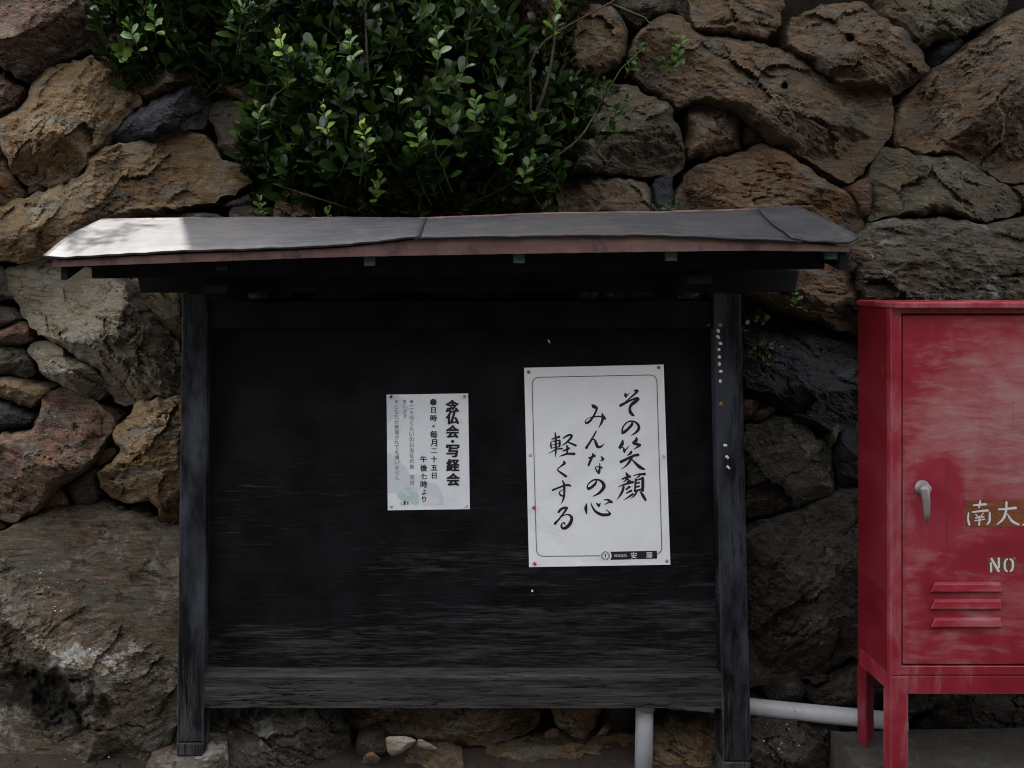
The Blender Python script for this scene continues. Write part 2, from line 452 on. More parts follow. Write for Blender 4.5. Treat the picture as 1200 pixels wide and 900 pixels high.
def ground_z(x, y):
    return -.03 - .05 * np.clip((x + .78) / .35, 0, 1)
xs = np.unique(np.concatenate([np.linspace(-60, -3, 12), np.linspace(-3, 3.5, 90), np.linspace(3.5, 60, 12)]))
ys = np.unique(np.concatenate([np.linspace(-60, 1.4, 20), np.linspace(1.4, 2.9, 42)]))
gx, gy = np.meshgrid(xs, ys)
near = ((gy > 1.9) & (np.abs(gx) < 3.2))
gz = ground_z(gx, gy) + np.where(near, .007 * fbm(gx * 9, gy * 9, 4, 5), 0) + np.where(gy > 2.60, (gy - 2.60) * .12, 0)
nx_, ny_ = len(xs), len(ys)
gf = [(j * nx_ + i, j * nx_ + i + 1, (j + 1) * nx_ + i + 1, (j + 1) * nx_ + i) for j in range(ny_ - 1) for i in range(nx_ - 1)]
ground = npmesh('ground', np.stack([gx.ravel(), gy.ravel(), gz.ravel()], 1), gf, M['dirt']); ground['kind'] = 'structure'
me = ground.data; me.materials.append(M['asphalt'])
for p in me.polygons:
    if p.center.y < 1.95: p.material_index = 1
bm = BM(); box(bm, -60, 60, wall_y(WALL_H) + .25, 60, 2.6, WALL_H - .03)
terrain = obj('terrain', bm, M['dirt']); terrain['kind'] = 'structure'

# ---------------------------------------------------------------- stone wall
wall = thing('stone_wall', 'tall dry stone retaining wall of rough brown and grey boulders behind the notice board', 'stone wall', (0, WALL_Y0, 0))
WB = np.array(wall.location)
bm = BM()
hexa(bm, [(-7, wall_y(-.4) + .10, -.4), (8, wall_y(-.4) + .10, -.4), (8, wall_y(WALL_H) + .10, WALL_H - .06), (-7, wall_y(WALL_H) + .10, WALL_H - .06)],
     [(-7, 3.9, -.4), (8, 3.9, -.4), (8, 3.9, WALL_H - .06), (-7, 3.9, WALL_H - .06)])
obj('wall_core', bm, M['soil'], wall)

def chaikin(p):
    q = np.roll(p, -1, 0)
    return np.stack([p * .8 + q * .2, p * .2 + q * .8], 1).reshape(-1, 2)

def stone_mesh(poly, seed, off=0.0, D=.12, Rr=.09, rough=1.0, step=2.2, tilt=0.0, shrink=0.0, nplane=7, strata=None, pl=(), pits=()):
    rs = np.random.RandomState(seed)
    p = chaikin(np.array(poly, float))
    n = []
    for a, b in zip(p, np.roll(p, -1, 0)):
        L = np.hypot(*(b - a)); k = max(1, int(L / 4.5))
        n += [a + (b - a) * i / k for i in range(k)]
    p = np.array(n)
    c = p.mean(0)
    size = math.sqrt(max(1.0, abs(np.sum(p[:, 0] * np.roll(p[:, 1], -1) - np.roll(p[:, 0], -1) * p[:, 1]) / 2)))
    amp = min(2.6, size * .035) * rough
    p = p + np.stack([pn(p[:, 0] * .09, p[:, 1] * .09, seed), pn(p[:, 0] * .09 + 50, p[:, 1] * .09, seed + 3)], 1) * amp * 1.6
    if shrink:
        d = p - c; p = c + d * (1 - shrink / np.maximum(4, np.hypot(d[:, 0], d[:, 1])))[:, None]
    step = min(step, max(1.2, size / 14))
    x0, y0 = p.min(0) - step; x1, y1 = p.max(0) + step
    gx = np.arange(x0, x1 + step, step); gy = np.arange(y0, y1 + step, step)
    X, Y = np.meshgrid(gx, gy)
    X = X + pn(X * .35, Y * .35, seed + 5) * step * .5; Y = Y + pn(X * .35 + 9, Y * .35, seed + 6) * step * .5
    pts = np.stack([X.ravel(), Y.ravel()], 1)
    A, B = p, np.roll(p, -1, 0)
    inside = np.zeros(len(pts), bool); dist = np.full(len(pts), 1e9); near = pts.copy()
    for a, b in zip(A, B):
        if a[1] != b[1]:
            cond = ((a[1] > pts[:, 1]) != (b[1] > pts[:, 1])) & (pts[:, 0] < (b[0] - a[0]) * (pts[:, 1] - a[1]) / (b[1] - a[1]) + a[0])
            inside ^= cond
        ab = b - a; t = np.clip(((pts - a) @ ab) / max(1e-9, ab @ ab), 0, 1)
        q = a + t[:, None] * ab; dd = np.hypot(*(pts - q).T)
        m = dd < dist; dist[m] = dd[m]; near[m] = q[m]
    pts = np.where(inside[:, None], pts, near); dist = np.where(inside, dist, 0)
    nx, ny = len(gx), len(gy)
    idx = np.arange(nx * ny).reshape(ny, nx)
    quad = np.stack([idx[:-1, :-1], idx[:-1, 1:], idx[1:, 1:], idx[1:, :-1]], -1).reshape(-1, 4)
    keep = inside[quad].sum(1) >= 1
    quad = quad[keep]
    # depth and height of the face
    Yp = (WALL_Y0 + BATTER * EYE) / (1 - BATTER * (VY - pts[:, 1]) / FPX)
    mpp = float(np.mean(Yp)) / 1000
    dm = dist * mpp; u = (pts[:, 0] - c[0]) * mpp; w = (pts[:, 1] - c[1]) * mpp       # w is downwards
    rad = size * mpp * .5
    Re = min(Rr * .62, rad * .6); De = min(D, rad * .95)
    e = np.clip(dm / Re, 0, 1)
    h = De * (1 - (1 - e) ** 1.7) ** .75
    h = h + De * .25 * np.clip(dm / max(rad, .01), 0, 1.2)
    th = strata if strata is not None else rs.uniform(-.9, .9)
    us = u * math.cos(th) + w * math.sin(th); ws = -u * math.sin(th) + w * math.cos(th)
    pl_ = []
    for k in range(nplane + 3):
        a = rs.uniform(0, 2 * np.pi); s = rs.uniform(.2, .95); q = rs.uniform(-.1, .55)
        if k == 0: a, s, q = np.pi / 2 + rs.uniform(-.5, .5), rs.uniform(.6, 1.2), rs.uniform(.25, .6)
        if k == 1: a, s, q = -np.pi / 2 + rs.uniform(-.6, .6), rs.uniform(.3, .8), rs.uniform(.0, .45)
        pl_.append(De * rs.uniform(.9, 1.25) + s * (q * rad - (np.cos(a) * u + np.sin(a) * w)) + .012 * fbm(u * 7, w * 7, 3, seed + 31 + k))
    for (pa, ps, pq) in pl: pl_.append(De * 1.1 + ps * (pq * rad - (np.cos(pa) * u + np.sin(pa) * w)) + .008 * fbm(u * 7, w * 7, 3, seed + 99))
    for q in pl_: h = np.minimum(h, q)
    fade = np.clip(dm / .03, .12, 1)
    sc = min(1.0, .35 + rad * 3.2)
    h = h + rough * fade * sc * (.010 * fbm(u * 4, w * 4, 2, seed + 40) + .055 * facets(us * 3.6, ws * 6.5, seed + 48) + .019 * facets(us * 8, ws * 16, seed + 50) + .0075 * facets(us * 19, ws * 34, seed + 55)
                          + .0035 * facets(us * 45, ws * 70, seed + 58) + .0045 * fbm(u * 26, w * 26, 3, seed + 60, .55) + .004 * (fbm(us * 8, ws * 44, 3, seed + 70, .6, True) - .7))
    tq = ws * 13 + fbm(us * 4, ws * 4, 3, seed + 80) * 1.6
    h = h + rough * fade * sc * .010 * (np.floor(tq) - tq + .5 + np.clip((tq - np.floor(tq) - .85) / .15, 0, 1)) * np.clip(fbm(u * 4, w * 4, 2, seed + 90) * 2 + .3, 0, 1)
    gr = fbm(us * 2.6, ws * 6.5, 4, seed + 110)
    h = h - rough * fade * sc * .015 * np.exp(-(gr / .028) ** 2) * np.clip(fbm(u * 5, w * 5, 2, seed + 120) * 2.2 + .35, 0, 1)
    for (qx, qy, qr, qd) in pits:
        dd = np.hypot(pts[:, 0] - qx, pts[:, 1] - qy) + (14 * pn(pts[:, 0] * .05, pts[:, 1] * .05, seed) + 6 * pn(pts[:, 0] * .13, pts[:, 1] * .13, seed) if qr > 6 else 0)
        h = h - qd * np.clip((qr - dd) / (qr * (.35 if qr < 6 else .7)), 0, 1)
    h = np.maximum(h, -.05) - tilt * w
    Yn = Yp - off - h
    k = Yn / Yp
    Wx = (pts[:, 0] - VX) / FPX * Yp * k; Wz = EYE + (VY - pts[:, 1]) / FPX * Yp * k
    V = np.stack([Wx, Yn, Wz], 1)
    used, inv = np.unique(quad, return_inverse=True); inv = inv.reshape(-1, 4)
    V = V[used]
    # boundary skirt into the wall
    ed = {}
    for f in inv:
        for i in range(4):
            a, b = int(f[i]), int(f[(i + 1) % 4]); ed[(a, b)] = 1
    bd = [(a, b) for (a, b) in ed if (b, a) not in ed]
    bv = sorted({a for a, b in bd} | {b for a, b in bd}); m = {v: len(V) + i for i, v in enumerate(bv)}
    bk = V[bv].copy(); bk[:, 1] += .17 + off
    V = np.concatenate([V, bk])
    F = [tuple(int(x) for x in f) for f in inv] + [(b, a, m[a], m[b]) for a, b in bd]
    return V, F

ST = []   # (polygon in photo pixels, material, options)
def st(mat, poly, **k): ST.append((mat, poly, k))
# top left
st('red', [(-40,-40),(80,-40),(98,0),(114,55),(100,62),(72,70),(60,76),(37,98),(30,99),(0,76),(-40,60)], off=.05, D=.16, strata=-.5, pl=[(.9, 1.3, .22)])
st('red', [(-40,66),(0,80),(31,104),(26,118),(14,130),(0,137),(-40,150)], D=.09)
st('tan', [(122,64),(112,64),(86,72),(64,76),(40,96),(34,110),(24,127),(2,137),(-12,150),(0,168),(10,190),(22,210),(36,218),(62,221),(90,208),(100,197),(110,178),(128,166),(134,150),(163,124),(166,116),(158,100),(142,82)], off=.03, D=.14, strata=-.85)
st('red', [(103,22),(115,17),(140,20),(165,30),(175,50),(160,62),(150,70),(130,64),(118,60),(108,46),(102,34)])
st('red', [(156,78),(180,72),(210,78),(236,74),(245,78),(240,95),(215,100),(195,107),(182,114),(170,116),(160,104),(154,90)], off=-.03)
st('slate', [(132,165),(137,150),(160,130),(185,114),(212,104),(230,98),(243,106),(247,120),(245,140),(236,152),(205,155),(185,160),(160,167),(137,170)], strata=-.4)
st('tan', [(-40,248),(0,240),(19,233),(36,227),(75,217),(85,209),(100,204),(102,190),(113,176),(144,168),(187,160),(212,154),(238,156),(252,168),(257,186),(276,189),(300,200),(305,206),(293,217),(262,231),(248,237),(188,247),(162,250),(134,258),(117,268),(93,280),(67,292),(45,302),(27,309),(0,307),(-40,300)], off=.05, D=.13, strata=-.45)
st('orange', [(-40,170),(0,176),(10,195),(20,215),(29,232),(18,236),(0,240),(-40,244)])
st('dark', [(33,219),(42,217),(53,221),(50,224),(36,228),(32,227)])
st('dark', [(244,124),(262,113),(280,120),(300,130),(330,150),(330,185),(300,196),(283,190),(268,182),(257,176),(254,160),(246,140)], off=-.02)
st('orange', [(318,256),(322,240),(336,214),(345,211),(362,214),(380,228),(390,262),(350,270),(320,268)])
st('dark', [(268,252),(272,243),(290,241),(312,246),(314,256),(290,260),(270,258)])
st('grey', [(185,258),(205,250),(250,248),(262,256),(255,270),(190,270)], off=-.02)
st('dark', [(258,240),(290,226),(310,214),(322,222),(316,238),(300,245),(270,244)], off=-.04)
# behind the bush
for mt, pl in (('brown', [(170,-40),(300,-40),(310,30),(280,60),(240,72),(200,66),(170,30),(150,10)]), ('dark', [(312,-40),(450,-40),(460,40),(420,70),(340,66),(316,30)]),
               ('brown', [(464,-40),(590,-40),(600,50),(560,80),(490,70),(466,40)]), ('red', [(596,-40),(680,-40),(672,10),(664,40),(660,75),(640,86),(606,60)]),
               ('brown', [(250,80),(330,72),(350,120),(335,145),(300,126),(262,108)]), ('grey', [(340,74),(430,76),(450,130),(430,190),(350,180),(338,150),(356,118)]),
               ('brown', [(440,76),(560,86),(570,160),(520,190),(460,184),(440,186),(456,130)]), ('grey', [(570,86),(652,92),(646,150),(640,200),(580,190),(576,140)]),
               ('brown', [(330,190),(440,196),(450,262),(395,262),(384,228),(360,210)]), ('dark', [(450,192),(560,194),(565,262),(456,262)]), ('brown', [(572,196),(640,206),(648,214),(646,262),(572,262)])):
    st(mt, pl, step=4)
# top right
st('brown', [(676,18),(690,8),(704,4),(719,8),(732,24),(737,42),(735,62),(722,76),(702,88),(680,92),(664,80),(668,40)])
st('grey', [(716,-30),(800,-30),(806,6),(812,22),(806,25),(795,18),(775,17),(760,24),(750,29),(740,28),(726,12)])
st('brown', [(798,-30),(922,-30),(920,0),(917,28),(906,40),(894,47),(870,45),(845,41),(822,37),(810,24),(804,4)], off=.03)
st('brown', [(742,48),(758,27),(772,19),(787,17),(804,21),(812,36),(850,42),(895,49),(930,64),(957,83),(970,95),(998,104),(1020,102),(1036,104),(1047,116),(1050,130),(1046,158),(1028,178),(1016,200),(996,216),(972,206),(945,186),(922,172),(904,163),(892,150),(874,140),(852,126),(818,119),(806,124),(797,128),(785,116),(760,104),(742,88),(738,66)], off=.04, D=.15, strata=.55, pl=[(1.95, 1.3, .42)], pits=[(919, 101, 4.6, .05)])
st('brown', [(917,42),(922,25),(950,11),(985,2),(1007,1),(1025,10),(1040,22),(1062,36),(1072,50),(1080,62),(1091,78),(1084,88),(1068,100),(1054,112),(1046,108),(1036,101),(1000,103),(976,96),(960,85),(955,77),(937,64),(920,54)], off=.03, D=.14, strata=.5, pl=[(1.1, 1.4, .5)], pits=[(997, 44.5, 5.2, .05)])
st('green', [(1036,-30),(1186,-30),(1182,0),(1174,20),(1150,31),(1128,42),(1102,46),(1086,56),(1079,54),(1072,40),(1050,22),(1036,10)], off=.02)
st('slate', [(1084,64),(1104,49),(1124,44),(1130,50),(1118,62),(1098,79),(1092,77)])
st('brown', [(1250,-10),(1200,8),(1176,22),(1165,32),(1150,41),(1131,54),(1116,68),(1096,83),(1076,97),(1060,118),(1051,138),(1050,164),(1062,175),(1095,180),(1118,177),(1136,187),(1153,200),(1178,215),(1250,212)], off=.05, D=.16, strata=-.75, pl=[(1.35, 1.3, .6)])
st('brown', [(802,138),(806,126),(815,121),(832,121),(850,128),(868,136),(869,150),(866,168),(868,176),(850,182),(820,186),(805,188),(803,170),(808,160)], off=-.01)
st('dark', [(870,142),(885,141),(898,152),(900,163),(885,173),(870,174),(867,160)], off=-.03)
st('green', [(655,100),(690,90),(724,98),(745,100),(752,110),(785,120),(792,140),(800,165),(803,185),(800,200),(785,207),(750,206),(700,202),(660,200),(650,160)], off=.03)
st('brown', [(652,214),(680,204),(720,206),(755,210),(765,225),(764,262),(652,262)], off=-.02)
st('slate', [(764,218),(770,208),(782,202),(789,208),(789,262),(768,262)])
st('orange', [(791,262),(792,228),(808,199),(838,185),(868,178),(898,168),(914,175),(938,190),(962,207),(982,217),(998,231),(1006,250),(1014,262),(1008,280),(960,292),(800,292)], off=.03, strata=.2)
st('red', [(993,220),(1010,210),(1022,207),(1022,235),(1019,250),(1010,256),(1004,240)])
st('green', [(1018,205),(1025,178),(1035,170),(1055,174),(1075,181),(1097,184),(1117,180),(1135,188),(1155,203),(1175,216),(1196,229),(1200,245),(1176,256),(1152,261),(1126,254),(1100,250),(1062,254),(1040,252),(1026,256),(1020,262),(1020,250),(1023,230)], off=.02, strata=.5)
st('red', [(1182,219),(1200,214),(1250,214),(1250,248),(1204,246),(1198,228)], off=-.02)
st('mixed', [(1018,266),(1040,255),(1064,257),(1100,253),(1126,258),(1152,265),(1178,260),(1206,250),(1250,252),(1250,420),(1100,425),(1030,410),(1012,390),(1010,350),(1004,324),(992,312),(991,296),(1005,278)], off=.04, D=.13, strata=.1)
st('orange', [(866,318),(900,312),(960,300),(988,304),(1000,326),(1008,350),(1007,394),(990,388),(960,378),(935,371),(915,364),(905,358),(880,350),(866,345)], off=.0, strata=.2)
st('dark', [(866,347),(885,350),(903,358),(908,364),(895,372),(875,375),(866,370)], off=-.04)
st('slate', [(868,385),(905,372),(925,374),(960,384),(1010,398),(1030,420),(1040,500),(1005,505),(985,512),(965,502),(940,498),(920,482),(895,472),(868,450)], off=-.02, strata=.5)
st('red', [(868,472),(882,467),(892,470),(888,480),(876,492),(868,492)])
st('brown', [(880,490),(893,476),(906,472),(910,482),(900,490),(886,495)])
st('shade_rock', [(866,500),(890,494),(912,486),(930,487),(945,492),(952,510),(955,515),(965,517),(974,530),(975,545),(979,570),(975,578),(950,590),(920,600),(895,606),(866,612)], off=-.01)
st('brown', [(970,515),(978,497),(983,494),(984,505),(978,520),(973,527)])
st('slate', [(986,500),(1005,498),(1040,500),(1040,580),(1005,568),(985,572),(978,560),(976,535),(980,522)], off=-.03)
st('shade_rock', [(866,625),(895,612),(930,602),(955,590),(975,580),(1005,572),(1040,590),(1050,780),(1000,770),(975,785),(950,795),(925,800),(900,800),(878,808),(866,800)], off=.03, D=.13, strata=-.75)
st('dark', [(897,812),(905,800),(922,794),(940,798),(945,812),(938,826),(905,828)])
st('dark', [(947,816),(955,808),(968,800),(985,784),(1010,772),(1040,790),(1040,832),(960,832)])
st('dark', [(948,796),(960,789),(972,792),(970,800),(955,804)])
st('dark', [(866,838),(900,834),(960,842),(985,856),(990,880),(996,950),(940,960),(866,960)], off=.04)
st('dark', [(1000,836),(1045,800),(1100,790),(1160,795),(1250,790),(1250,870),(1120,872),(1020,870)], off=.0)
# left
st('pale', [(6,316),(28,308),(38,298),(50,297),(70,306),(110,318),(146,330),(160,352),(184,381),(205,396),(216,420),(222,460),(200,464),(176,466),(156,476),(138,473),(127,460),(122,443),(110,430),(90,418),(74,406),(54,397),(44,390),(30,374),(18,352),(8,334)], off=.03, D=.13, strata=.85)
st('tan', [(150,324),(185,330),(216,340),(225,380),(216,402),(206,396),(186,380),(168,352)], off=-.03)
st('grey', [(-40,306),(0,310),(4,318),(6,336),(14,351),(0,352),(-40,350)])
st('dark', [(-40,354),(0,358),(12,361),(22,372),(18,378),(0,386),(-40,390)])
st('red', [(-40,392),(0,386),(10,381),(25,375),(34,384),(37,396),(33,403),(0,404),(-40,404)])
st('grey', [(-40,405),(0,406),(26,405),(32,416),(42,436),(36,444),(14,440),(0,438),(-40,440)], off=-.02)
st('pale', [(30,408),(38,402),(53,398),(70,405),(84,418),(98,425),(114,431),(124,446),(125,458),(118,467),(110,468),(93,460),(70,451),(52,441),(42,426)], off=.02, strata=.6)
st('tan', [(-40,446),(0,443),(13,442),(34,451),(60,455),(49,468),(40,479),(20,474),(0,465),(-40,462)])
st('slate', [(-40,466),(0,468),(14,475),(28,482),(42,486),(40,498),(26,504),(0,509),(-40,512)])
st('red', [(-40,516),(0,510),(25,505),(40,501),(46,484),(50,464),(64,456),(78,454),(91,459),(99,458),(110,470),(127,483),(135,492),(130,512),(116,526),(110,544),(93,557),(74,569),(62,578),(49,595),(32,607),(10,615),(0,609),(-40,600)], off=.05, D=.15, strata=.5)
st('tan', [(133,508),(140,500),(148,490),(156,477),(170,470),(186,467),(222,464),(224,610),(206,619),(193,618),(186,606),(182,592),(172,588),(150,590),(132,586),(122,576),(116,567),(114,557),(119,548),(134,539),(140,527),(131,515)], off=.04, strata=-.3)
st('red', [(111,533),(118,526),(134,523),(138,529),(134,537),(120,546),(112,544)])
st('green', [(77,570),(93,556),(114,547),(113,566),(118,580),(112,592),(96,595),(87,593),(82,581)])
st('tan', [(49,597),(52,588),(62,577),(69,572),(76,577),(82,590),(79,596)])
st('dark', [(132,599),(139,592),(148,593),(151,603),(144,606),(134,604)])
st('dark', [(152,596),(176,591),(178,598),(165,600),(154,602)])
st('dark', [(158,606),(166,600),(178,599),(178,606),(170,611)])
st('grey', [(-20,612),(0,610),(8,617),(6,622),(0,624),(-20,622)])
st('boulder', [(-70,640),(0,625),(30,609),(60,599),(90,596),(125,600),(160,609),(190,620),(216,626),(219,700),(217,830),(216,900),(214,960),(-70,960)], off=.11, D=.13, Rr=.10, strata=-.55, rough=.7, pits=[(20,800,30,.05),(66,812,30,.06),(112,836,24,.05)])
# under the board
st('grey', [(240,800),(300,795),(380,800),(397,842),(407,856),(414,875),(418,900),(420,950),(240,950),(238,850)], off=.0, D=.08)
st('brown', [(400,800),(630,798),(637,834),(630,850),(608,866),(566,875),(520,873),(490,865),(450,861),(420,858),(404,846)], off=-.03, D=.08)
st('brown', [(645,800),(706,800),(704,838),(694,856),(680,867),(662,860),(650,845)], off=-.01)
st('tan', [(540,884),(580,882),(622,876),(672,871),(712,863),(742,858),(752,880),(755,960),(640,960),(525,960)], off=-.01, D=.06)
st('tan', [(740,880),(762,862),(790,848),(820,838),(856,830),(862,860),(864,960),(756,960),(748,900)], off=-.03, D=.07)
st('dark', [(416,872),(430,863),(450,862),(453,872),(455,886),(420,887)], off=.03)
st('dark', [(708,800),(748,800),(746,850),(712,856),(702,846)], off=-.03)
st('brown', [(480,886),(505,878),(530,878),(545,890),(540,950),(430,950),(470,900)], off=.03, D=.05)
VIS = len(ST)
# the rest of the wall: behind the board and cabinet, and beyond the frame
def filler(x0, x1, y0, y1, nx, ny, seed):
    r = random.Random(seed); mats = ['brown', 'tan', 'grey', 'red', 'dark', 'green']
    w, h = (x1 - x0) / nx, (y1 - y0) / ny
    V = {}
    for j in range(ny + 1):
        for i in range(2 * nx + 1):
            sx = x0 + i * w / 2
            jx = 0 if i in (0, 2 * nx) else r.uniform(-.16, .16) * w
            jy = 0 if j in (0, ny) else r.uniform(-.16, .16) * h
            V[i, j] = (sx + jx, y0 + j * h + jy)
    for j in range(ny):
        sh = j % 2
        i = -1 if sh else 0
        while i < 2 * nx:
            a, b = max(0, i), min(2 * nx, i + 2); i += 2
            if b - a < 1: continue
            top = [V[k, j] for k in range(a, b + 1)]; bot = [V[k, j + 1] for k in range(b, a - 1, -1)]
            st(r.choice(mats), top + bot, step=6, shrink=4, off=r.uniform(-.03, .02))
filler(226, 862, 270, 795, 5, 4, 3)
filler(1045, 1252, 430, 785, 2, 3, 4)
filler(-420, -45, -40, 900, 3, 7, 5)
filler(1255, 1640, -40, 900, 3, 7, 6)
filler(-420, 1640, -345, -42, 13, 3, 8)
for i, (mt, poly, k) in enumerate(ST):
    k = dict(k)
    if i >= VIS: k['off'] = k.get('off', 0) - .02
    V, F = stone_mesh(poly, 100 + i * 7, **k)
    npmesh('stone', V, F, M[mt], wall, smooth=i >= VIS)

# ---------------------------------------------------------------- unseen wall and tree, added above the stone wall to throw shade
XE = -1.12
pw = thing('added_shade_wall', 'white plastered boundary wall with grey tiled coping on top of the stone wall', 'wall', (3, 3.7, WALL_H - .03))
bm = BM(); box(bm, XE, 9, 3.60, 3.85, WALL_H - .03, 6.2); obj('wall_face', bm, M['plaster'], pw)
bm = BM()
hexa(bm, [(XE - .02, 3.45, 6.17), (9.02, 3.45, 6.17), (9.02, 3.725, 6.40), (XE - .02, 3.725, 6.40)],
     [(XE - .02, 4.0, 6.17), (9.02, 4.0, 6.17), (9.02, 3.73, 6.41), (XE - .02, 3.73, 6.41)])
obj('coping', bm, M['tile'], pw)

rt = random.Random(33)
canopy_tree = thing('added_canopy_tree', 'large spreading broadleaf tree rooted on top of the stone wall', 'tree', (2.6, 4.6, WALL_H - .03))  # unseen tree added so its crown blocks sky light from above
bm = BM(); tube(bm, [(2.6, 4.6, 3.6), (2.55, 4.45, 4.6), (2.4, 4.0, 5.6), (2.2, 3.4, 6.6)], [.24, .19, .15, .09], 14); obj('trunk', bm, M['bark'], canopy_tree, smooth=True)
for pts in ([(2.45, 4.2, 5.2), (1.5, 3.0, 5.9), (.4, 1.9, 6.1), (-.2, 1.4, 6.0)], [(2.5, 4.2, 5.3), (3.2, 2.6, 6.0), (3.6, 1.4, 6.1)], [(2.4, 3.9, 5.8), (2.2, 2.2, 6.3), (1.9, 1.2, 6.2)], [(2.55, 4.5, 5.0), (4.2, 3.8, 5.8), (5.6, 2.4, 6.2)], [(2.4, 4.0, 5.7), (1.2, 3.9, 6.4), (.2, 3.2, 6.8)]):
    bm = BM(); n = len(pts); tube(bm, pts, [.10 * (1 - .75 * k / (n - 1)) for k in range(n)], 10); obj('limb', bm, M['bark'], canopy_tree, smooth=True)
V = []; F = []
for k in range(9000):
    cl = Vector((rt.uniform(-.6, 6.4), rt.uniform(1.0, 4.6), 0))
    if cl.x < .4 and cl.y > 2.6: continue
    c = Vector((cl.x, cl.y, 5.75 + .35 * math.sin(cl.x * 1.7) + .3 * math.cos(cl.y * 2.1) + rt.gauss(0, .28)))
    a = Vector((rt.gauss(0, 1), rt.gauss(0, 1), rt.gauss(0, .5))).normalized(); n_ = Vector((rt.gauss(0, .5), rt.gauss(0, .5), 1)).normalized(); q = a.cross(n_).normalized()
    L, W = rt.uniform(.08, .13), rt.uniform(.04, .06); i0 = len(V)
    V += [c - a * L * .9, c - q * W - a * L * .1, c + a * L, c + q * W - a * L * .1]; F.append((i0, i0 + 1, i0 + 2, i0 + 3))
crown = npmesh('crown', [tuple(p) for p in V], F, M['leaf'], canopy_tree); crown['kind'] = 'stuff'

# unseen house added across the lane, behind the camera, to block low sky
house = thing('added_lane_house', 'unseen dark timber house with a grey tiled roof, added to block low sky', 'house', (0, -6.5, 0))
bm = BM(); box(bm, -11, 12, -10, -5.5, -.1, 6.4); obj('timber_wall', bm, M['beam'], house)
bm = BM(); hexa(bm, [(-11.6, -4.8, 6.3), (12.6, -4.8, 6.3), (12.6, -7.7, 7.6), (-11.6, -7.7, 7.6)], [(-11.6, -10.7, 6.3), (12.6, -10.7, 6.3), (12.6, -7.75, 7.61), (-11.6, -7.75, 7.61)]); obj('roof', bm, M['tile'], house)
for k, x in enumerate((-8, -3.5, 3.5, 8)):
    bm = BM(); box(bm, x - .8, x + .8, -5.51, -5.46, 1.0, 2.1); f = obj('window', bm, M['beam'], house)
    bm = BM(); box(bm, x - .72, x + .72, -5.465, -5.45, 1.08, 2.02); obj('pane', bm, M['glass'], f)
bm = BM(); box(bm, -.6, .6, -5.51, -5.45, 0, 2.1); obj('door', bm, M['fascia'], house)

# ---------------------------------------------------------------- notice board
YB = 2.55
board = thing('notice_board', 'black painted wooden notice board with a pale metal roof in front of the stone wall', 'notice board', (P(526, 880, YB).x, YB, 0))

def obj_parts(name, quad, Y, depth, mat, parent, bev=.003, **kw):
    bm = BM(); pxbox(bm, quad, Y, depth)
    if bev: bevel(bm, bev)
    return obj(name, bm, M[mat], parent, **kw)
pl = obj_parts('post', [(213.5, 344), (243.5, 344), (238.3, 869.5), (206.8, 869.5)], YB, .08, 'post', board)
obj_parts('post_foot', [(206.6, 871), (238.0, 871), (237.6, 886), (206.4, 886)], YB + .001, .078, 'post', pl)
pr = obj_parts('post', [(837, 344), (868.5, 344), (880.6, 892), (847.5, 892)], YB, .08, 'post', board)
obj_parts('post_foot', [(847.7, 893.5), (880.4, 893.5), (881, 915), (848, 915)], YB + .001, .078, 'post', pr)
# panel: one weathered sheet with a very slight warp
bm = BM(); pxbox(bm, [(240, 350), (842, 350), (851, 800), (236, 800)], YB + .042, .018)
obj('panel', bm, M['panel'], board)
obj_parts('stop_bead', [(244.6, 386), (247.2, 386), (243, 788), (240.2, 788)], YB + .03, .011, 'panel', board, .002)
obj_parts('stop_bead', [(835.2, 386), (838.0, 386), (846.3, 789), (843, 789)], YB + .03, .011, 'panel', board, .002)
obj_parts('top_rail', [(244.2, 353), (837.6, 352), (838.2, 385), (243.8, 385.5)], YB + .012, .03, 'panel', board)
def px_prism(name, x0, x1, prof, mat, parent, tl=0.0):
    """profile of (Y, Z) swept along X between two pixel columns taken at the front"""
    bm = BM(); Yf = min(p[0] for p in prof); a, b = P(x0, 0, Yf).x, P(x1, 0, Yf).x
    n = 10
    rows = [[bm.verts.new((a + (b - a) * i / n, y, z + tl * (a + (b - a) * i / n))) for y, z in prof] for i in range(n + 1)]
    m = len(prof)
    for i in range(n):
        for k in range(m): bm.faces.new((rows[i][k], rows[i][(k + 1) % m], rows[i + 1][(k + 1) % m], rows[i + 1][k]))
    bm.faces.new(rows[0]); bm.faces.new(rows[-1][::-1])
    return obj(name, bm, M[mat], parent)
zr = lambda y, Y=YB: EYE + (VY - y) / FPX * Y
px_prism('bottom_rail', 238.6, 846.6, [(YB + .004, zr(830.5)), (YB + .004, zr(794.5)), (YB + .0085, zr(791.5)), (YB + .041, zr(791.5) + .004), (YB + .041, zr(830.5))], 'rail', board, -.0012)
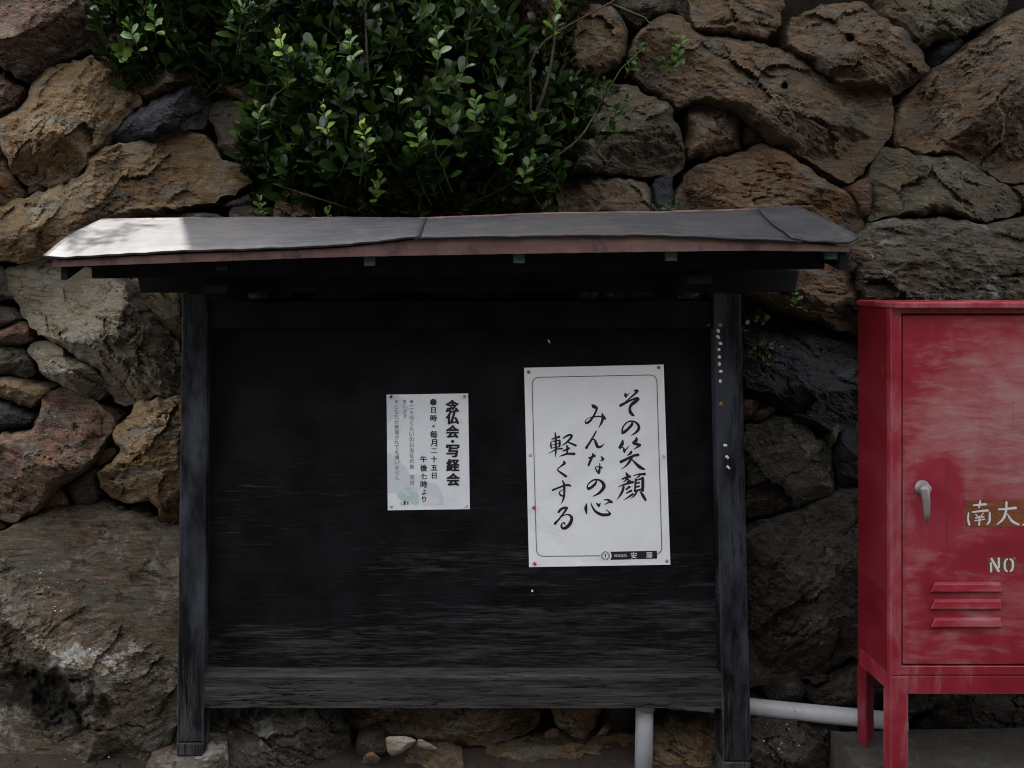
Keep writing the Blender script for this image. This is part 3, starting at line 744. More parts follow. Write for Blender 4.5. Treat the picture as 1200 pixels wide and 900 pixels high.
# beam on the posts, arms, eave purlin, ridge beam and struts
bm = BM(); pxbox(bm, [(160, 321), (937, 317), (932, 342.5), (164, 343)], YB + .002, .076); bevel(bm, .003); obj('cross_beam', bm, M['beam'], board)
for x0, x1, zt in ((209, 239, zr(326, 2.31)), (838, 870, zr(315.5, 2.31))):
    px_prism('bracket_arm', x0 * .9 + 51, x1 * .9 + 51, [(2.545, zt - .07), (2.545, zt - .004), (2.30, zt - .004), (2.285, zt - .02), (2.285, zt - .04), (2.31, zt - .058), (2.36, zt - .066)], 'beam', board)
obj_parts('eave_purlin', [(107, 297), (967, 286), (967, 315), (107, 326.5)], 2.31, .05, 'beam', board)
bm = BM(); box(bm, P(165, 0, 2.58).x, P(930, 0, 2.58).x, 2.555, 2.605, 1.505, 1.555); obj('ridge_beam', bm, M['beam'], board)
for px in (226, 530, 852):
    bm = BM(); x = P(px, 0, YB).x; box(bm, x - .03, x + .03, 2.56, 2.60, 1.448, 1.504); obj('strut', bm, M['beam'], board)
obj_parts('eave_purlin', [(135, 306), (925, 306), (925, 326), (135, 326)], 2.80, .05, 'beam', board)

EAVE = [(51, 301), (79, 303.2), (104, 300.8), (220, 294.8), (340, 291), (400, 288), (449, 283), (490, 278), (560, 276.5), (658, 275.2), (760, 274.3), (833, 277.2), (924, 281.2), (985, 286), (998, 285), (1007, 279)]
RIDGE = [(120, 258), (300, 256.2), (400, 256.2), (490, 257), (560, 254), (640, 251), (760, 249.6), (889, 246), (912, 244.2), (935, 243.5)]
def lut(t, x):
    return float(np.interp(x, [a for a, _ in t], [b for _, b in t]))
def roof_pt(s, v, lift=0.0):
    """s along the eave 0..1, v from the eave (0) to the ridge (1)"""
    xe, xr = 51 + 956 * s, 120 + 815 * s
    a, b = P(xe, lut(EAVE, xe), 2.20), P(xr, lut(RIDGE, xr), 2.58)
    p = a.lerp(b, v)
    p.z += .003 * math.sin(math.pi * v) + lift + .0022 * float(pn(s * 22, v * 3, 11)) + .0016 * float(pn(s * 60, v * 5, 12))
    return p
def sheet(name, s0e, s1e, s0r, s1r, lift, mat, parent, n, curl=0.0):
    bm = BM(); nv = 8; top = []
    for i in range(n + 1):
        col = []
        for j in range(nv + 1):
            v = j / nv; f = i / n
            bow = 0.006 * math.sin(v * 3.1) * (1 - f)
            s = (s0e + (s0r - s0e) * v - bow) * (1 - f) + (s1e + (s1r - s1e) * v) * f
            p = roof_pt(s, v, lift)
            if i == 0: p.z += curl
            col.append(p)
        p0 = col[0]
        top.append([Vector((p0.x, p0.y + .002, p0.z - .0045)), Vector((p0.x, p0.y - .0015, p0.z - .0015))] + col)
    tv = [[bm.verts.new(p) for p in c] for c in top]
    bv = [[bm.verts.new(p + Vector((0, .002, -.0022))) for p in c] for c in top]
    m = len(tv[0])
    for i in range(n):
        for j in range(m - 1):
            bm.faces.new((tv[i][j], tv[i + 1][j], tv[i + 1][j + 1], tv[i][j + 1]))
            bm.faces.new((bv[i][j], bv[i][j + 1], bv[i + 1][j + 1], bv[i + 1][j]))
        for j in (0, m - 1):
            bm.faces.new((tv[i][j], bv[i][j], bv[i + 1][j], tv[i + 1][j]))
    for i in (0, n):
        for j in range(m - 1): bm.faces.new((tv[i][j], tv[i][j + 1], bv[i][j + 1], bv[i][j]))
    return obj(name, bm, M[mat], parent, smooth=True)
roof = thing('roof', '', '', (0, 0, 0)); del roof['label']; del roof['category']
roof.name = 'roof'; roof.parent = board
roof.location = Vector((P(526, 0, 2.5).x, 2.5, 1.5)) - board.location
sheet('roof_sheet', 0, .462, 0, .466, .0045, 'sheet', roof, 70)
sheet('roof_sheet', .455, .93, .4615, .955, 0.0, 'sheet', roof, 70)
sheet('roof_sheet', .917, 1, .9435, 1, .0055, 'sheet', roof, 14, .0035)
bm = BM()   # rear slope
a = [roof_pt(i / 20, 1, -.001) for i in range(21)]
r0 = [bm.verts.new(p) for p in a]; r1 = [bm.verts.new(p + Vector((0, .36, -.115))) for p in a]
r2 = [bm.verts.new(p + Vector((0, 0, -.008))) for p in a]; r3 = [bm.verts.new(p + Vector((0, .36, -.123))) for p in a]
for i in range(20):
    bm.faces.new((r0[i], r0[i + 1], r1[i + 1], r1[i])); bm.faces.new((r2[i], r3[i], r3[i + 1], r2[i + 1]))
    bm.faces.new((r1[i], r1[i + 1], r3[i + 1], r3[i])); bm.faces.new((r0[i], r2[i], r2[i + 1], r0[i + 1]))
for i in (0, 20): bm.faces.new((r0[i], r1[i], r3[i], r2[i]))
obj('rear_sheet', bm, M['sheet'], roof)
bm = BM(); tube(bm, [roof_pt(i / 40, 1, -.001) + Vector((0, .001, 0)) for i in range(41)], .0062, 8); obj('ridge_cap', bm, M['fascia'], roof, smooth=True)
bm = BM()   # boarding under the sheets
for (v0, v1) in ((.03, .985),):
    n = 24
    rows = []
    for i in range(n + 1):
        s = .02 + .96 * i / n
        p, q = roof_pt(s, v0), roof_pt(s, v1)
        rows.append([bm.verts.new(p + Vector((0, .012, -.010))), bm.verts.new(q + Vector((0, 0, -.010))), bm.verts.new(q + Vector((0, 0, -.030))), bm.verts.new(p + Vector((0, .012, -.026)))])
    for i in range(n):
        for k in range(4): bm.faces.new((rows[i][k], rows[i][(k + 1) % 4], rows[i + 1][(k + 1) % 4], rows[i + 1][k]))
    bm.faces.new(rows[0]); bm.faces.new(rows[-1][::-1])
obj('roof_boarding', bm, M['beam'], roof)
FB = [(62, 313), (220, 307.4), (400, 301), (628, 297), (760, 295), (880, 293.6), (996, 295)]
bm = BM(); n = 60; rows = []
for i in range(n + 1):
    x = 62 + (996 - 62) * i / n
    a, b = P(x, lut(FB, x) + .4 * float(pn(x * .05, 1, 3)), 2.214), P(x, lut(EAVE, x) + 2.4, 2.212)
    bul = .003 * float(pn(x * .02, 7, 4))
    rows.append([bm.verts.new(a + Vector((0, bul - .002, 0))), bm.verts.new(b + Vector((0, bul, 0))), bm.verts.new(b + Vector((0, .014, 0))), bm.verts.new(a + Vector((0, .014, 0)))])
for i in range(n):
    for k in range(4): bm.faces.new((rows[i][k], rows[i + 1][k], rows[i + 1][(k + 1) % 4], rows[i][(k + 1) % 4]))
bm.faces.new(rows[0]); bm.faces.new(rows[-1][::-1])
obj('fascia', bm, M['fascia'], roof)
def slope_bar(name, x0, x1, ytop, ybot, mat, Yf=2.229, rise=.10, Yb=2.56):
    bm = BM(); a, b = P(x0, 0, Yf).x, P(x1, 0, Yf).x; zt, zb = zr(ytop, Yf), zr(ybot, Yf)
    hexa(bm, [(a, Yf, zb), (b, Yf, zb), (b, Yf, zt), (a, Yf, zt)], [(a, Yb, zb + rise), (b, Yb, zb + rise), (b, Yb, zt + rise), (a, Yb, zt + rise)])
    return obj(name, bm, M[mat], roof)
slope_bar('bargeboard', 71.5, 79, 311, 328, 'beam', rise=.105)
slope_bar('bargeboard', 984, 992.5, 296, 317, 'beam', rise=.08)
for px in (260, 433, 608.5, 787, 975):
    fb = lut(FB, px)
    r = slope_bar('rafter', px - 7.5, px + 7.5, fb - 6, fb + 11.5 if px < 900 else fb + 9.5, 'beam', Yf=2.245, rise=.085)
    bm = BM(); pxbox(bm, [(px - 6.8, fb - 4), (px + 6.8, fb - 4), (px + 6.4, fb + (11 if px < 900 else 9)), (px - 6.4, fb + (11 if px < 900 else 9))], 2.2296, .016)
    obj('end_block', bm, M['verdigris' if px > 300 else 'beam'], r)

# ---------------------------------------------------------------- brush strokes and print
def spline(pts, n=7):
    p = np.array(pts, float)
    if len(p) == 2: return np.array([p[0] + (p[1] - p[0]) * t for t in np.linspace(0, 1, 5)])
    out = []; q = np.vstack([2 * p[0] - p[1], p, 2 * p[-1] - p[-2]])
    for i in range(1, len(q) - 2):
        for t in np.linspace(0, 1, n, endpoint=False):
            a, b, c, d = q[i - 1], q[i], q[i + 1], q[i + 2]
            out.append(.5 * (2 * b + (c - a) * t + (2 * a - 5 * b + 4 * c - d) * t * t + (3 * b - a - 3 * c + d) * t ** 3))
    out.append(p[-1]); return np.array(out)
def brush(bm, pts, o, s, Y, wk=1.0, layer=[0]):
    """pts: (x, y, width) in enlarged-photo units; o, s give photo pixels; flat ink on the plane Y"""
    c = spline(pts); xy = c[:, :2] / s + np.array(o); w = np.maximum(c[:, 2] / s * wk, .18) / 2
    layer[0] = (layer[0] + 1) % 9; y = Y - .00005 * layer[0]
    d = np.gradient(xy, axis=0); d /= np.maximum(1e-6, np.hypot(d[:, 0], d[:, 1]))[:, None]
    nn = np.stack([-d[:, 1], d[:, 0]], 1)
    L = [bm.verts.new(P(*(p + a * k), y)) for p, a, k in zip(xy, nn, w)]; Rr_ = [bm.verts.new(P(*(p - a * k), y)) for p, a, k in zip(xy, nn, w)]
    for i in range(len(xy) - 1): bm.faces.new((L[i], L[i + 1], Rr_[i + 1], Rr_[i]))
    for e, sg, k in ((0, -1, w[0]), (-1, 1, w[-1])):        # rounded ends
        arc = [bm.verts.new(P(*(xy[e] + (nn[e] * math.cos(t) + d[e] * sg * math.sin(t) * .8) * k), y)) for t in np.linspace(0, math.pi, 7)]
        bm.faces.new(arc)
def disc(bm, cx, cy, r, Y, n=20):
    bm.faces.new([bm.verts.new(P(cx + r * math.cos(2 * math.pi * k / n), cy + r * math.sin(2 * math.pi * k / n), Y)) for k in range(n)])
def ring(bm, cx, cy, r0, r1, Y, n=28):
    a = [[bm.verts.new(P(cx + r * math.cos(2 * math.pi * k / n), cy + r * math.sin(2 * math.pi * k / n), Y)) for k in range(n)] for r in (r0, r1)]
    for k in range(n): bm.faces.new((a[0][k], a[0][(k + 1) % n], a[1][(k + 1) % n], a[1][k]))
def flat(bm, poly, Y): bm.faces.new([bm.verts.new(P(x, y, Y)) for x, y in poly])

BRUSH = [
 ((715,450),12,[[(215,130,16),(217,158,38),(224,182,26)],[(222,182,16),(245,150,14),(275,128,5)],[(338,92,18),(372,96,40),(388,104,30)],[(382,106,30),(340,145,26),(270,205,18),(215,255,18)],
   [(142,305,34),(190,278,34),(260,243,26),(330,212,26),(375,204,40),(400,212,34)],[(398,214,34),(350,250,46),(300,292,38),(277,340,32),(285,395,40),(312,430,36),(334,445,22)]]),
 ((715,450),12,[[(308,528,12),(306,568,34),(262,622,34),(205,672,38),(172,688,34)],[(172,688,24),(172,640,22),(190,590,18),(235,542,18),(295,522,20),(355,537,24),(398,580,32),(402,628,36),(372,672,30),(330,704,18),(290,728,4)]]),
 ((715,510),10.59,[[(156,64,18),(150,105,38),(120,155,34)],[(124,152,22),(150,148,12),(172,165,18)],[(170,160,14),(176,195,30),(178,214,16)],[(180,196,18),(212,160,12),(240,124,4)],[(326,28,16),(324,62,36),(290,98,36)],[(288,104,22),(335,112,32),(374,122,26)],[(372,126,26),(335,150,18),(288,178,4)],
   [(264,200,20),(254,222,30),(212,256,6)],[(132,332,34),(190,304,30),(280,258,26),(348,244,34)],[(272,268,28),(240,328,28),(195,382,18),(135,426,3)],[(276,305,14),(320,352,28),(375,400,38),(428,424,18)]]),
 ((715,510),10.59,[[(196,462,10),(214,496,34)],[(152,544,20),(198,524,20),(248,512,30)],[(220,522,20),(195,556,18),(168,582,8)],[(196,538,16),(228,556,22),(250,572,20)],[(212,584,22),(250,578,22),(282,584,30)],[(102,642,6),(175,612,20),(272,590,18)],[(168,640,26),(150,702,28),(120,752,20),(80,804,3)],[(200,672,20),(242,640,28)],[(202,720,14),(262,688,28)],[(165,808,4),(228,768,20),(282,730,26)],
   [(288,502,8),(350,486,18),(430,482,32)],[(374,492,18),(352,515,18),(328,532,8)],[(318,546,24),(312,620,22),(306,690,18)],[(322,560,14),(370,545,20),(408,532,30)],[(404,530,30),(406,610,34),(402,692,30)],[(322,596,18),(362,588,20)],[(316,645,18),(360,634,22)],[(300,694,20),(390,672,22)],[(334,688,22),(305,745,20),(250,792,3)],[(374,700,14),(408,750,34),(440,806,26)]]),
 ((675,465),12,[[(225,116,22),(252,136,48),(288,158,34),(282,200,26),(240,284,26),(192,345,30),(148,370,28),(131,350,14),(152,315,9),(200,294,12),(265,280,18),(335,276,20),(386,284,34),(414,312,22)],[(368,236,18),(380,290,36),(356,370,26),(314,440,3)]]),
 ((675,465),12,[[(285,482,16),(226,590,24),(172,676,28),(144,718,34)],[(205,622,8),(235,602,14),(262,606,22),(284,655,36),(302,698,38),(338,706,30),(372,684,18),(398,654,5)]]),
 ((675,530),10.59,[[(206,14,12),(216,42,40)],[(160,72,18),(198,58,22),(234,44,26)],[(206,50,22),(176,112,26),(156,160,24)],[(314,52,12),(336,86,34)],[(338,88,24),(318,100,14),(298,106,5)],[(290,135,6),(296,172,16),(290,228,26),(282,262,24)],[(282,262,18),(256,228,18),(242,195,12),(250,178,8),(282,182,14),(322,192,22)]]),
 ((675,530),10.59,[[(256,356,14),(236,395,28),(190,436,30),(152,454,32)],[(150,452,24),(142,420,16),(170,375,16),(232,340,18),(298,350,24),(340,392,36),(342,440,38),(300,494,30),(250,528,18),(204,548,4)]]),
 ((675,530),10.59,[[(133,634,6),(122,692,34),(131,758,16)],[(184,624,6),(204,680,18),(250,740,28),(320,774,34),(390,776,32),(426,766,24)],[(424,762,22),(402,735,14),(368,708,4)],[(254,634,14),(286,662,34)],[(290,652,20),(306,624,4)],[(342,592,8),(395,590,22),(444,620,28)],[(425,610,22),(388,630,14),(348,656,4)]]),
 ((635,500),13.84,[[(162,202,18),(220,184,24),(284,164,34)],[(215,96,16),(225,200,30),(226,390,28),(219,490,8)],[(150,242,12),(146,300,26),(154,352,18)],[(160,242,12),(220,230,18),(285,220,24)],[(288,222,28),(290,270,32),(284,322,28)],[(170,296,10),(282,272,16)],[(168,346,12),(282,326,18)],[(100,438,4),(190,390,18),(255,362,20),(328,356,28)],
   [(346,190,18),(385,160,26),(440,136,32),(484,142,32),(470,182,34),(420,238,28),(365,282,20),(314,306,5)],[(400,244,12),(465,268,26),(552,306,32)],[(400,296,14),(412,335,30),(410,425,22)],[(348,392,22),(395,372,26),(442,350,32)],[(284,482,10),(345,462,24),(420,440,30),(526,442,42)]]),
 ((635,500),13.84,[[(350,560,18),(366,592,40),(312,640,22),(254,690,18),(276,722,24),(330,762,34),(394,808,36)]]),
 ((635,555),12,[[(150,232,24),(220,204,22),(300,174,24),(362,160,30),(402,172,26)],[(290,96,14),(312,152,30),(316,262,26),(304,352,24),(268,434,3)],[(306,226,8),(272,238,10),(246,270,16),(268,306,26),(308,314,18)]]),
 ((635,555),12,[[(234,544,26),(262,508,32),(310,482,30),(352,484,36)],[(350,486,32),(318,540,26),(245,636,22),(184,704,34)],[(250,628,6),(292,596,12),(345,576,14),(396,588,28),(420,634,38),(394,706,44),(340,760,40),(295,770,30),(274,738,24),(286,702,16),(316,692,18),(324,722,10)]]),
]
YP = YB + .0405
poster = thing('poster', 'large white poster with three columns of brushed black calligraphy pinned to the board', 'poster', P(700, 664, YP))
def paper(name, quad, parent, Y, mat, curls, n=14):
    bm = BM(); q = [Vector((x, y, 0)) for x, y in quad]; g = []
    for j in range(n + 1):
        row = []
        for i in range(n + 1):
            a = q[0].lerp(q[1], i / n); b = q[3].lerp(q[2], i / n); p = a.lerp(b, j / n)
            u, v = i / n, j / n
            lift = 0
            for (cu, cv, amt, rr) in curls:
                dd = math.hypot(u - cu, (v - cv) * 1.4); lift += amt * max(0, 1 - dd / rr) ** 2
            row.append(P(p.x, p.y, Y - lift))
        g.append(row)
    f = [[bm.verts.new(p) for p in r] for r in g]; k = [[bm.verts.new(p + Vector((0, .0006, 0))) for p in r] for r in g]
    for j in range(n):
        for i in range(n):
            bm.faces.new((f[j][i], f[j][i + 1], f[j + 1][i + 1], f[j + 1][i])); bm.faces.new((k[j][i], k[j + 1][i], k[j + 1][i + 1], k[j][i + 1]))
    for i in range(n):
        bm.faces.new((f[0][i], k[0][i], k[0][i + 1], f[0][i + 1])); bm.faces.new((f[n][i], f[n][i + 1], k[n][i + 1], k[n][i]))
        bm.faces.new((f[i][0], f[i + 1][0], k[i + 1][0], k[i][0])); bm.faces.new((f[i][n], k[i][n], k[i + 1][n], f[i + 1][n]))
    return obj(name, bm, M[mat], parent, smooth=False)
paper('paper_sheet', [(614.2, 431), (777.7, 427.2), (785.6, 661.7), (620, 664.6)], poster, YP, 'paper', [(.35, 1.02, .006, .075), (1.02, .55, .004, .06), (-.02, .45, .003, .06)], 30)
YI = YP - .0078
# the sheet is flat in the middle, so the ink lies just in front of it
YI = YP - .0006
for col_ in (BRUSH[:4], BRUSH[4:9], BRUSH[9:]):
    bm = BM()
    for o, s, strokes in col_:
        for pts in strokes: brush(bm, pts, o, s, YI, 1.14)
    obj('lettering', bm, M['ink'], poster)
bm = BM()
def rrect(c, r=9, n=6):
    """rounded rectangle outline through four pixel corners TL TR BR BL"""
    out = []; c = [np.array(x, float) for x in c]
    for i in range(4):
        p, a, b = c[i], c[i - 1], c[(i + 1) % 4]
        u = (a - p) / np.linalg.norm(a - p); v = (b - p) / np.linalg.norm(b - p)
        for t in np.linspace(0, 1, n): out.append(p + u * r * (1 - t) ** 2 + v * r * t ** 2)
    return out
lp = rrect([(623.4, 442.3), (769.6, 439.2), (775.8, 649.4), (628.8, 652)])
seq = lp[18:] + lp[:18]           # start on the lower left corner, go round to the lower right
bot = [np.array((703.5, 651.3))]
path = bot + seq + [np.array((770.6, 651.8))]
for a, b in zip(path[:-1], path[1:]):
    d = (b - a); L = np.hypot(*d)
    if L < .05: continue
    k = np.array((-d[1], d[0])) / L * .36
    flat(bm, [a + k, b + k, b - k, a - k], YI - .0004)
obj('border_line', bm, M['ink'], poster)
bm = BM(); flat(bm, [(713.5, 646.6), (769.6, 645.3), (770, 654.6), (714, 656.2)], YI - .0002); strip = obj('name_strip', bm, M['ink'], poster)
bm = BM(); disc(bm, 709.5, 651.4, 7.2, YI - .0004); obj('crest_disc', bm, M['paper'], poster)
bm = BM(); ring(bm, 709.5, 651.4, 4.6, 5.3, YI - .0006)
for k in range(14):          # ring of small hanging blossoms
    t = 2 * math.pi * k / 14
    if abs(t - math.pi * 1.5) < .2: continue
    disc(bm, 709.5 + 3.7 * math.cos(t), 651.4 + 3.7 * math.sin(t), .62, YI - .0007, 8)
disc(bm, 709.5, 650.4, 1.2, YI - .0007, 10)
flat(bm, [(709.1, 651), (709.9, 651), (709.9, 653.6), (709.1, 653.6)], YI - .0008)
obj('crest', bm, M['ink_soft'], poster)

def glyphs(name, items, mat, parent, Y, bold=0.0):
    """printed characters from the built-in font: (char, centre x, centre y, size in photo px)"""
    bm = BM()
    for ch, cx, cy, size in items:
        cu = bpy.data.curves.new('glyph', 'FONT'); cu.body = ch; cu.size = 1.0; cu.resolution_u = 3
        o = bpy.data.objects.new('glyph', cu); me = bpy.data.meshes.new_from_object(o)
        bpy.data.objects.remove(o); bpy.data.curves.remove(cu)
        if len(me.vertices) == 0: continue
        co = np.array([v.co[:] for v in me.vertices])
        mid = (co.max(0) + co.min(0)) / 2; ext = max(np.ptp(co[:, 0]), np.ptp(co[:, 1]), .75)
        sh = [(0, 0)] if bold == 0 else [(bold * math.cos(t) * k, bold * math.sin(t) * .6 * k) for k in (.55, 1) for t in np.linspace(0, 2 * math.pi, 8, endpoint=False)]
        for q, (dx, dy) in enumerate(sh):      # heavier print: the strokes widened by overlaid outlines
            vs = [bm.verts.new(P(cx + ((c[0] - mid[0]) / ext + dx) * size, cy - ((c[1] - mid[1]) / ext + dy) * size, Y - .000012 * q)) for c in co]
            for p in me.polygons:
                try: bm.faces.new([vs[i] for i in p.vertices])
                except ValueError: pass
        bpy.data.meshes.remove(me)
    return obj(name, bm, mat, parent)
glyphs('lettering', [(c, 721.6 + 3.8 * i, 651.2 - i * .08, 3.5) for i, c in enumerate('株式会社')], M['print_white'], poster, YI - .0009, .01)
glyphs('lettering', [('安', 742.8, 650.9, 7.4), ('藤', 761, 650.4, 7.2)], M['print_white'], poster, YI - .0009, .01)

notice = thing('notice', 'small white printed notice with vertical black writing and a faint flower picture', 'notice', P(502, 598, YP))
paper('paper_sheet', [(453, 462.6), (548.6, 461), (550.6, 596.6), (454.4, 598)], notice, YP, 'paper2', [(.5, 1.02, .003, .06)], 30)
YN = YP - .0006
T = []
for ch, y in zip('念仏会・写経会', (476, 490, 505.8, 517, 528.5, 545, 562)): T.append((ch, 530 + (y - 476) * .012, y, 14.2))
glyphs('title_lettering', [t_ for t_ in T if t_[0] != '・'], M['ink'], notice, YN - .0003, .062)
bm = BM(); disc(bm, 530.4, 517.2, 1.9, YN - .0003); obj('middle_dot', bm, M['ink'], notice)
T = [(c, 508 + (y - 480) * .012, y, s) for c, y, s in (('日', 480.6, 6.6), ('時', 490, 7.6), ('＊', 499.5, 4), ('毎', 509, 8.4), ('月', 518.8, 8), ('二', 528.2, 6.6), ('十', 538, 7.4), ('五', 548.2, 7.2), ('日', 557.4, 6.8))]
glyphs('lettering', T, M['ink'], notice, YN - .0003, .03)
T = [(c, 496.4 + (y - 538) * .012, y, s) for c, y, s in (('午', 538, 7.6), ('後', 548.4, 8), ('七', 558, 7.2), ('時', 567.6, 8), ('よ', 576.6, 6.4), ('り', 585, 6.4))]
o_ = glyphs('lettering', T, M['ink'], notice, YN - .0003, .03)
bm = BM(); disc(bm, 507.8, 471.3, 3.9, YN - .0003); obj('bullet_dot', bm, M['ink_navy'], notice)
T = [(c, 482.2 + i * .05, 470.6 + i * 6.35, 5.4 if c not in '、。' else 1.6) for i, c in enumerate('※二十分くらいのお念仏の後、写経')]
glyphs('small_lettering', T, M['ink_soft'], notice, YN - .0003, .0)
T = [(c, 474.4 + i * .05, 470.6 + i * 5.6, 4.6 if c not in '、。' else 1.6) for i, c in enumerate('をします。')]
glyphs('small_lettering', T, M['ink_soft'], notice, YN - .0003, .0)
T = [(c, 464.6 + i * .05, 470.6 + i * 5.95, 5.2 if c not in '、。' else 1.6) for i, c in enumerate('※どなたが参加されても構いません。')]
glyphs('small_lettering', T, M['ink_soft'], notice, YN - .0003, .0)
# faint printed picture: far hills and a clump of pale flowers
def blob(bm, cx, cy, rx, ry, Y, seed, n=26):
    bm.faces.new([bm.verts.new(P(cx + rx * (1 + .22 * mnoise.noise((math.cos(t) * 1.7, math.sin(t) * 1.7, seed))) * math.cos(t), cy + ry * (1 + .22 * mnoise.noise((math.cos(t) * 1.7 + 5, math.sin(t) * 1.7, seed))) * math.sin(t), Y)) for t in [2 * math.pi * k / n for k in range(n)]])
bm = BM(); flat(bm, [(454.2, 533), (457, 530), (460, 536), (464, 541), (468, 538), (470, 543), (475, 546), (479, 556), (484, 563), (488, 575), (488, 578), (454.7, 578)], YN - .0001)
obj('picture_hills', bm, M['print_grey'], notice)
bm = BM(); flat(bm, [(453.6, 497), (458, 492), (466, 488), (474, 484), (480, 480), (476, 474), (470, 466), (466, 463), (453.6, 464)], YN - .0001)
obj('picture_hills', bm, M['print_grey'], notice)
bm = BM(); flat(bm, [(497, 571), (503, 566), (509, 566), (514, 571), (519, 583), (521, 592), (496, 592)], YN - .0001)
obj('picture_hills', bm, M['print_grey'], notice)
bm = BM(); blob(bm, 490, 565, 5, 10, YN - .00014, 3); blob(bm, 505, 587, 9, 6, YN - .00013, 4); obj('picture_flowers', bm, M['print_pink'], notice)
bm = BM()
for i, (x, y, a, b) in enumerate(((478, 572.5, 5, 2.4), (471, 581, 5.5, 4.5), (482, 577.5, 4.5, 2.6), (488, 582, 3, 4.6), (486, 588, 5, 3.6))): blob(bm, x, y, a, b, YN - .00017 - i * .00001, 10 + i)
obj('picture_flowers', bm, M['print_blue'], notice)
bm = BM()
for i, (x, y, a, b) in enumerate(((476, 585, 5, 4), (482, 583, 3, 4.5), (472, 590, 3.5, 2.2))): blob(bm, x, y, a, b, YN - .00024 - i * .00001, 20 + i)
obj('picture_leaves', bm, M['print_green'], notice)
bm = BM(); flat(bm, [(473.4, 587), (475.3, 587), (475.4, 591.6), (473.2, 591.6)], YN - .00028); flat(bm, [(477.3, 588), (478.6, 588), (478.6, 591.4), (477.2, 591.4)], YN - .00028); obj('picture_marks', bm, M['ink_navy'], notice)

# ---------------------------------------------------------------- pins and tacks
PM = {}
def pinmat(c):
    if c not in PM: PM[c] = plain('pin_plastic', c, .35, .5)
    return PM[c]
def push_pin(px, py, Y, col, label, group=None, r=.0048, tiltx=0, tilty=0):
    t = bpy.data.objects.new
    bm = BM(); c = P(px, py, Y)
    ax = Vector((tiltx, -1, tilty)).normalized()
    lathe(bm, c, ax, [(-.004, .0006), (0, .0007), (.0008, r * .95), (.0022, r), (.003, r * .55), (.008, r * .5), (.0088, r * .8), (.0105, r * .82), (.0112, r * .6)], 12)
    o = obj('push_pin', bm, pinmat(col), None, smooth=True, origin=c)
    tag(o, label, 'push pin', group)
def thumb_tack(px, py, Y, col, label, group=None, r=.0052):
    bm = BM(); c = P(px, py, Y)
    lathe(bm, c, (0, -1, 0), [(-.004, .0006), (-.0002, .0008), (0, r * .9), (.0005, r), (.0014, r * .85), (.0020, r * .5), (.0022, r * .1)], 14)
    o = obj('thumb_tack', bm, pinmat(col), None, smooth=True, origin=c)
    tag(o, label, 'thumb tack', group)
YT = YP - .0004
thumb_tack(619.5, 436, YT, (.12, .10, .07), 'dull brown tack in the top left corner of the large poster')
thumb_tack(771.8, 430.6, YT, (.15, .11, .05), 'dull brown tack in the top right corner of the large poster')
thumb_tack(621.3, 533.6, YT, (.50, .44, .30), 'cream tack halfway down the left edge of the large poster')
push_pin(777.4, 534.6, YT - .002, (.42, .42, .42), 'clear grey pin halfway down the right edge of the large poster', r=.004)
push_pin(625.2, 594.8, YT, (.42, .012, .03), 'red pin in the left edge of the large poster, above the corner one', tiltx=.3)
push_pin(626.2, 660.2, YT - .001, (.42, .012, .03), 'red pin in the bottom left corner of the large poster', tiltx=.2)
thumb_tack(781.4, 657.4, YT, (.30, .28, .22), 'grey tan tack in the bottom right corner of the large poster')
push_pin(458.3, 464.8, YT, (.02, .035, .09), 'dark blue pin in the top left corner of the small notice')
push_pin(544.5, 464.6, YT, (.08, .30, .19), 'green pin in the top right corner of the small notice')
thumb_tack(458.6, 593.4, YT, (.46, .38, .18), 'yellowish tack in the bottom left corner of the small notice')
thumb_tack(546.4, 592.8, YT, (.60, .60, .48), 'whitish tack in the bottom right corner of the small notice')
ORD = ['topmost', 'second', 'third', 'fourth', 'fifth', 'sixth', 'seventh', 'lowest']
for k, (px, py) in enumerate(((841.2, 387), (840.6, 394), (843.5, 402), (842.5, 409.5), (843, 418), (843, 426), (844, 435.3), (844, 446))):
    push_pin(px, py, YB - .0005, (.62, .62, .62), ORD[k] + ' white pin down the upper column of eight on the right post', 'white pins in the right post', r=.0046, tiltx=rng.uniform(-.4, .5), tilty=rng.uniform(-.5, .3))
for k, (px, py) in enumerate(((849, 522), (851.4, 535), (852, 546.6))):
    push_pin(px, py, YB - .0005, (.62, .62, .62), ('top', 'middle', 'bottom')[k] + ' white pin of the lower column of three on the right post', 'white pins in the right post', r=.0046, tiltx=rng.uniform(-.4, .5), tilty=rng.uniform(-.5, .3))
thumb_tack(843.8, 381, YB - .0005, (.30, .14, .03), 'orange tack above the column of white pins on the right post', r=.0058)
thumb_tack(844.8, 473, YB - .0005, (.30, .14, .03), 'orange tack between the two columns of white pins on the right post', r=.0058)
thumb_tack(830.7, 381, YB + .0115, (.10, .055, .02), 'dark rusty tack on the top rail beside the right post', r=.004)

def scrap(poly, label):
    bm = BM(); f = [P(x, y, YB + .0405) for x, y in poly]; k = [p + Vector((0, .0008, 0)) for p in f]
    a_ = [bm.verts.new(p) for p in f]; c_ = [bm.verts.new(p) for p in k]; bm.faces.new(a_); bm.faces.new(c_[::-1])
    for i in range(len(f)): bm.faces.new((a_[i], c_[i], c_[(i + 1) % len(f)], a_[(i + 1) % len(f)]))
    tag(obj('paper_scrap', bm, M['paper2'], None, origin=f[0]), label, 'paper scrap')
scrap([(641.5, 397.5), (644, 399), (645, 402.5), (643.3, 401.5)], 'tiny torn white paper scrap stuck to the panel above the large poster')
scrap([(622.5, 691.5), (624.3, 691), (625, 693.6), (623, 693.8)], 'tiny white paper scrap stuck to the panel below the large poster')

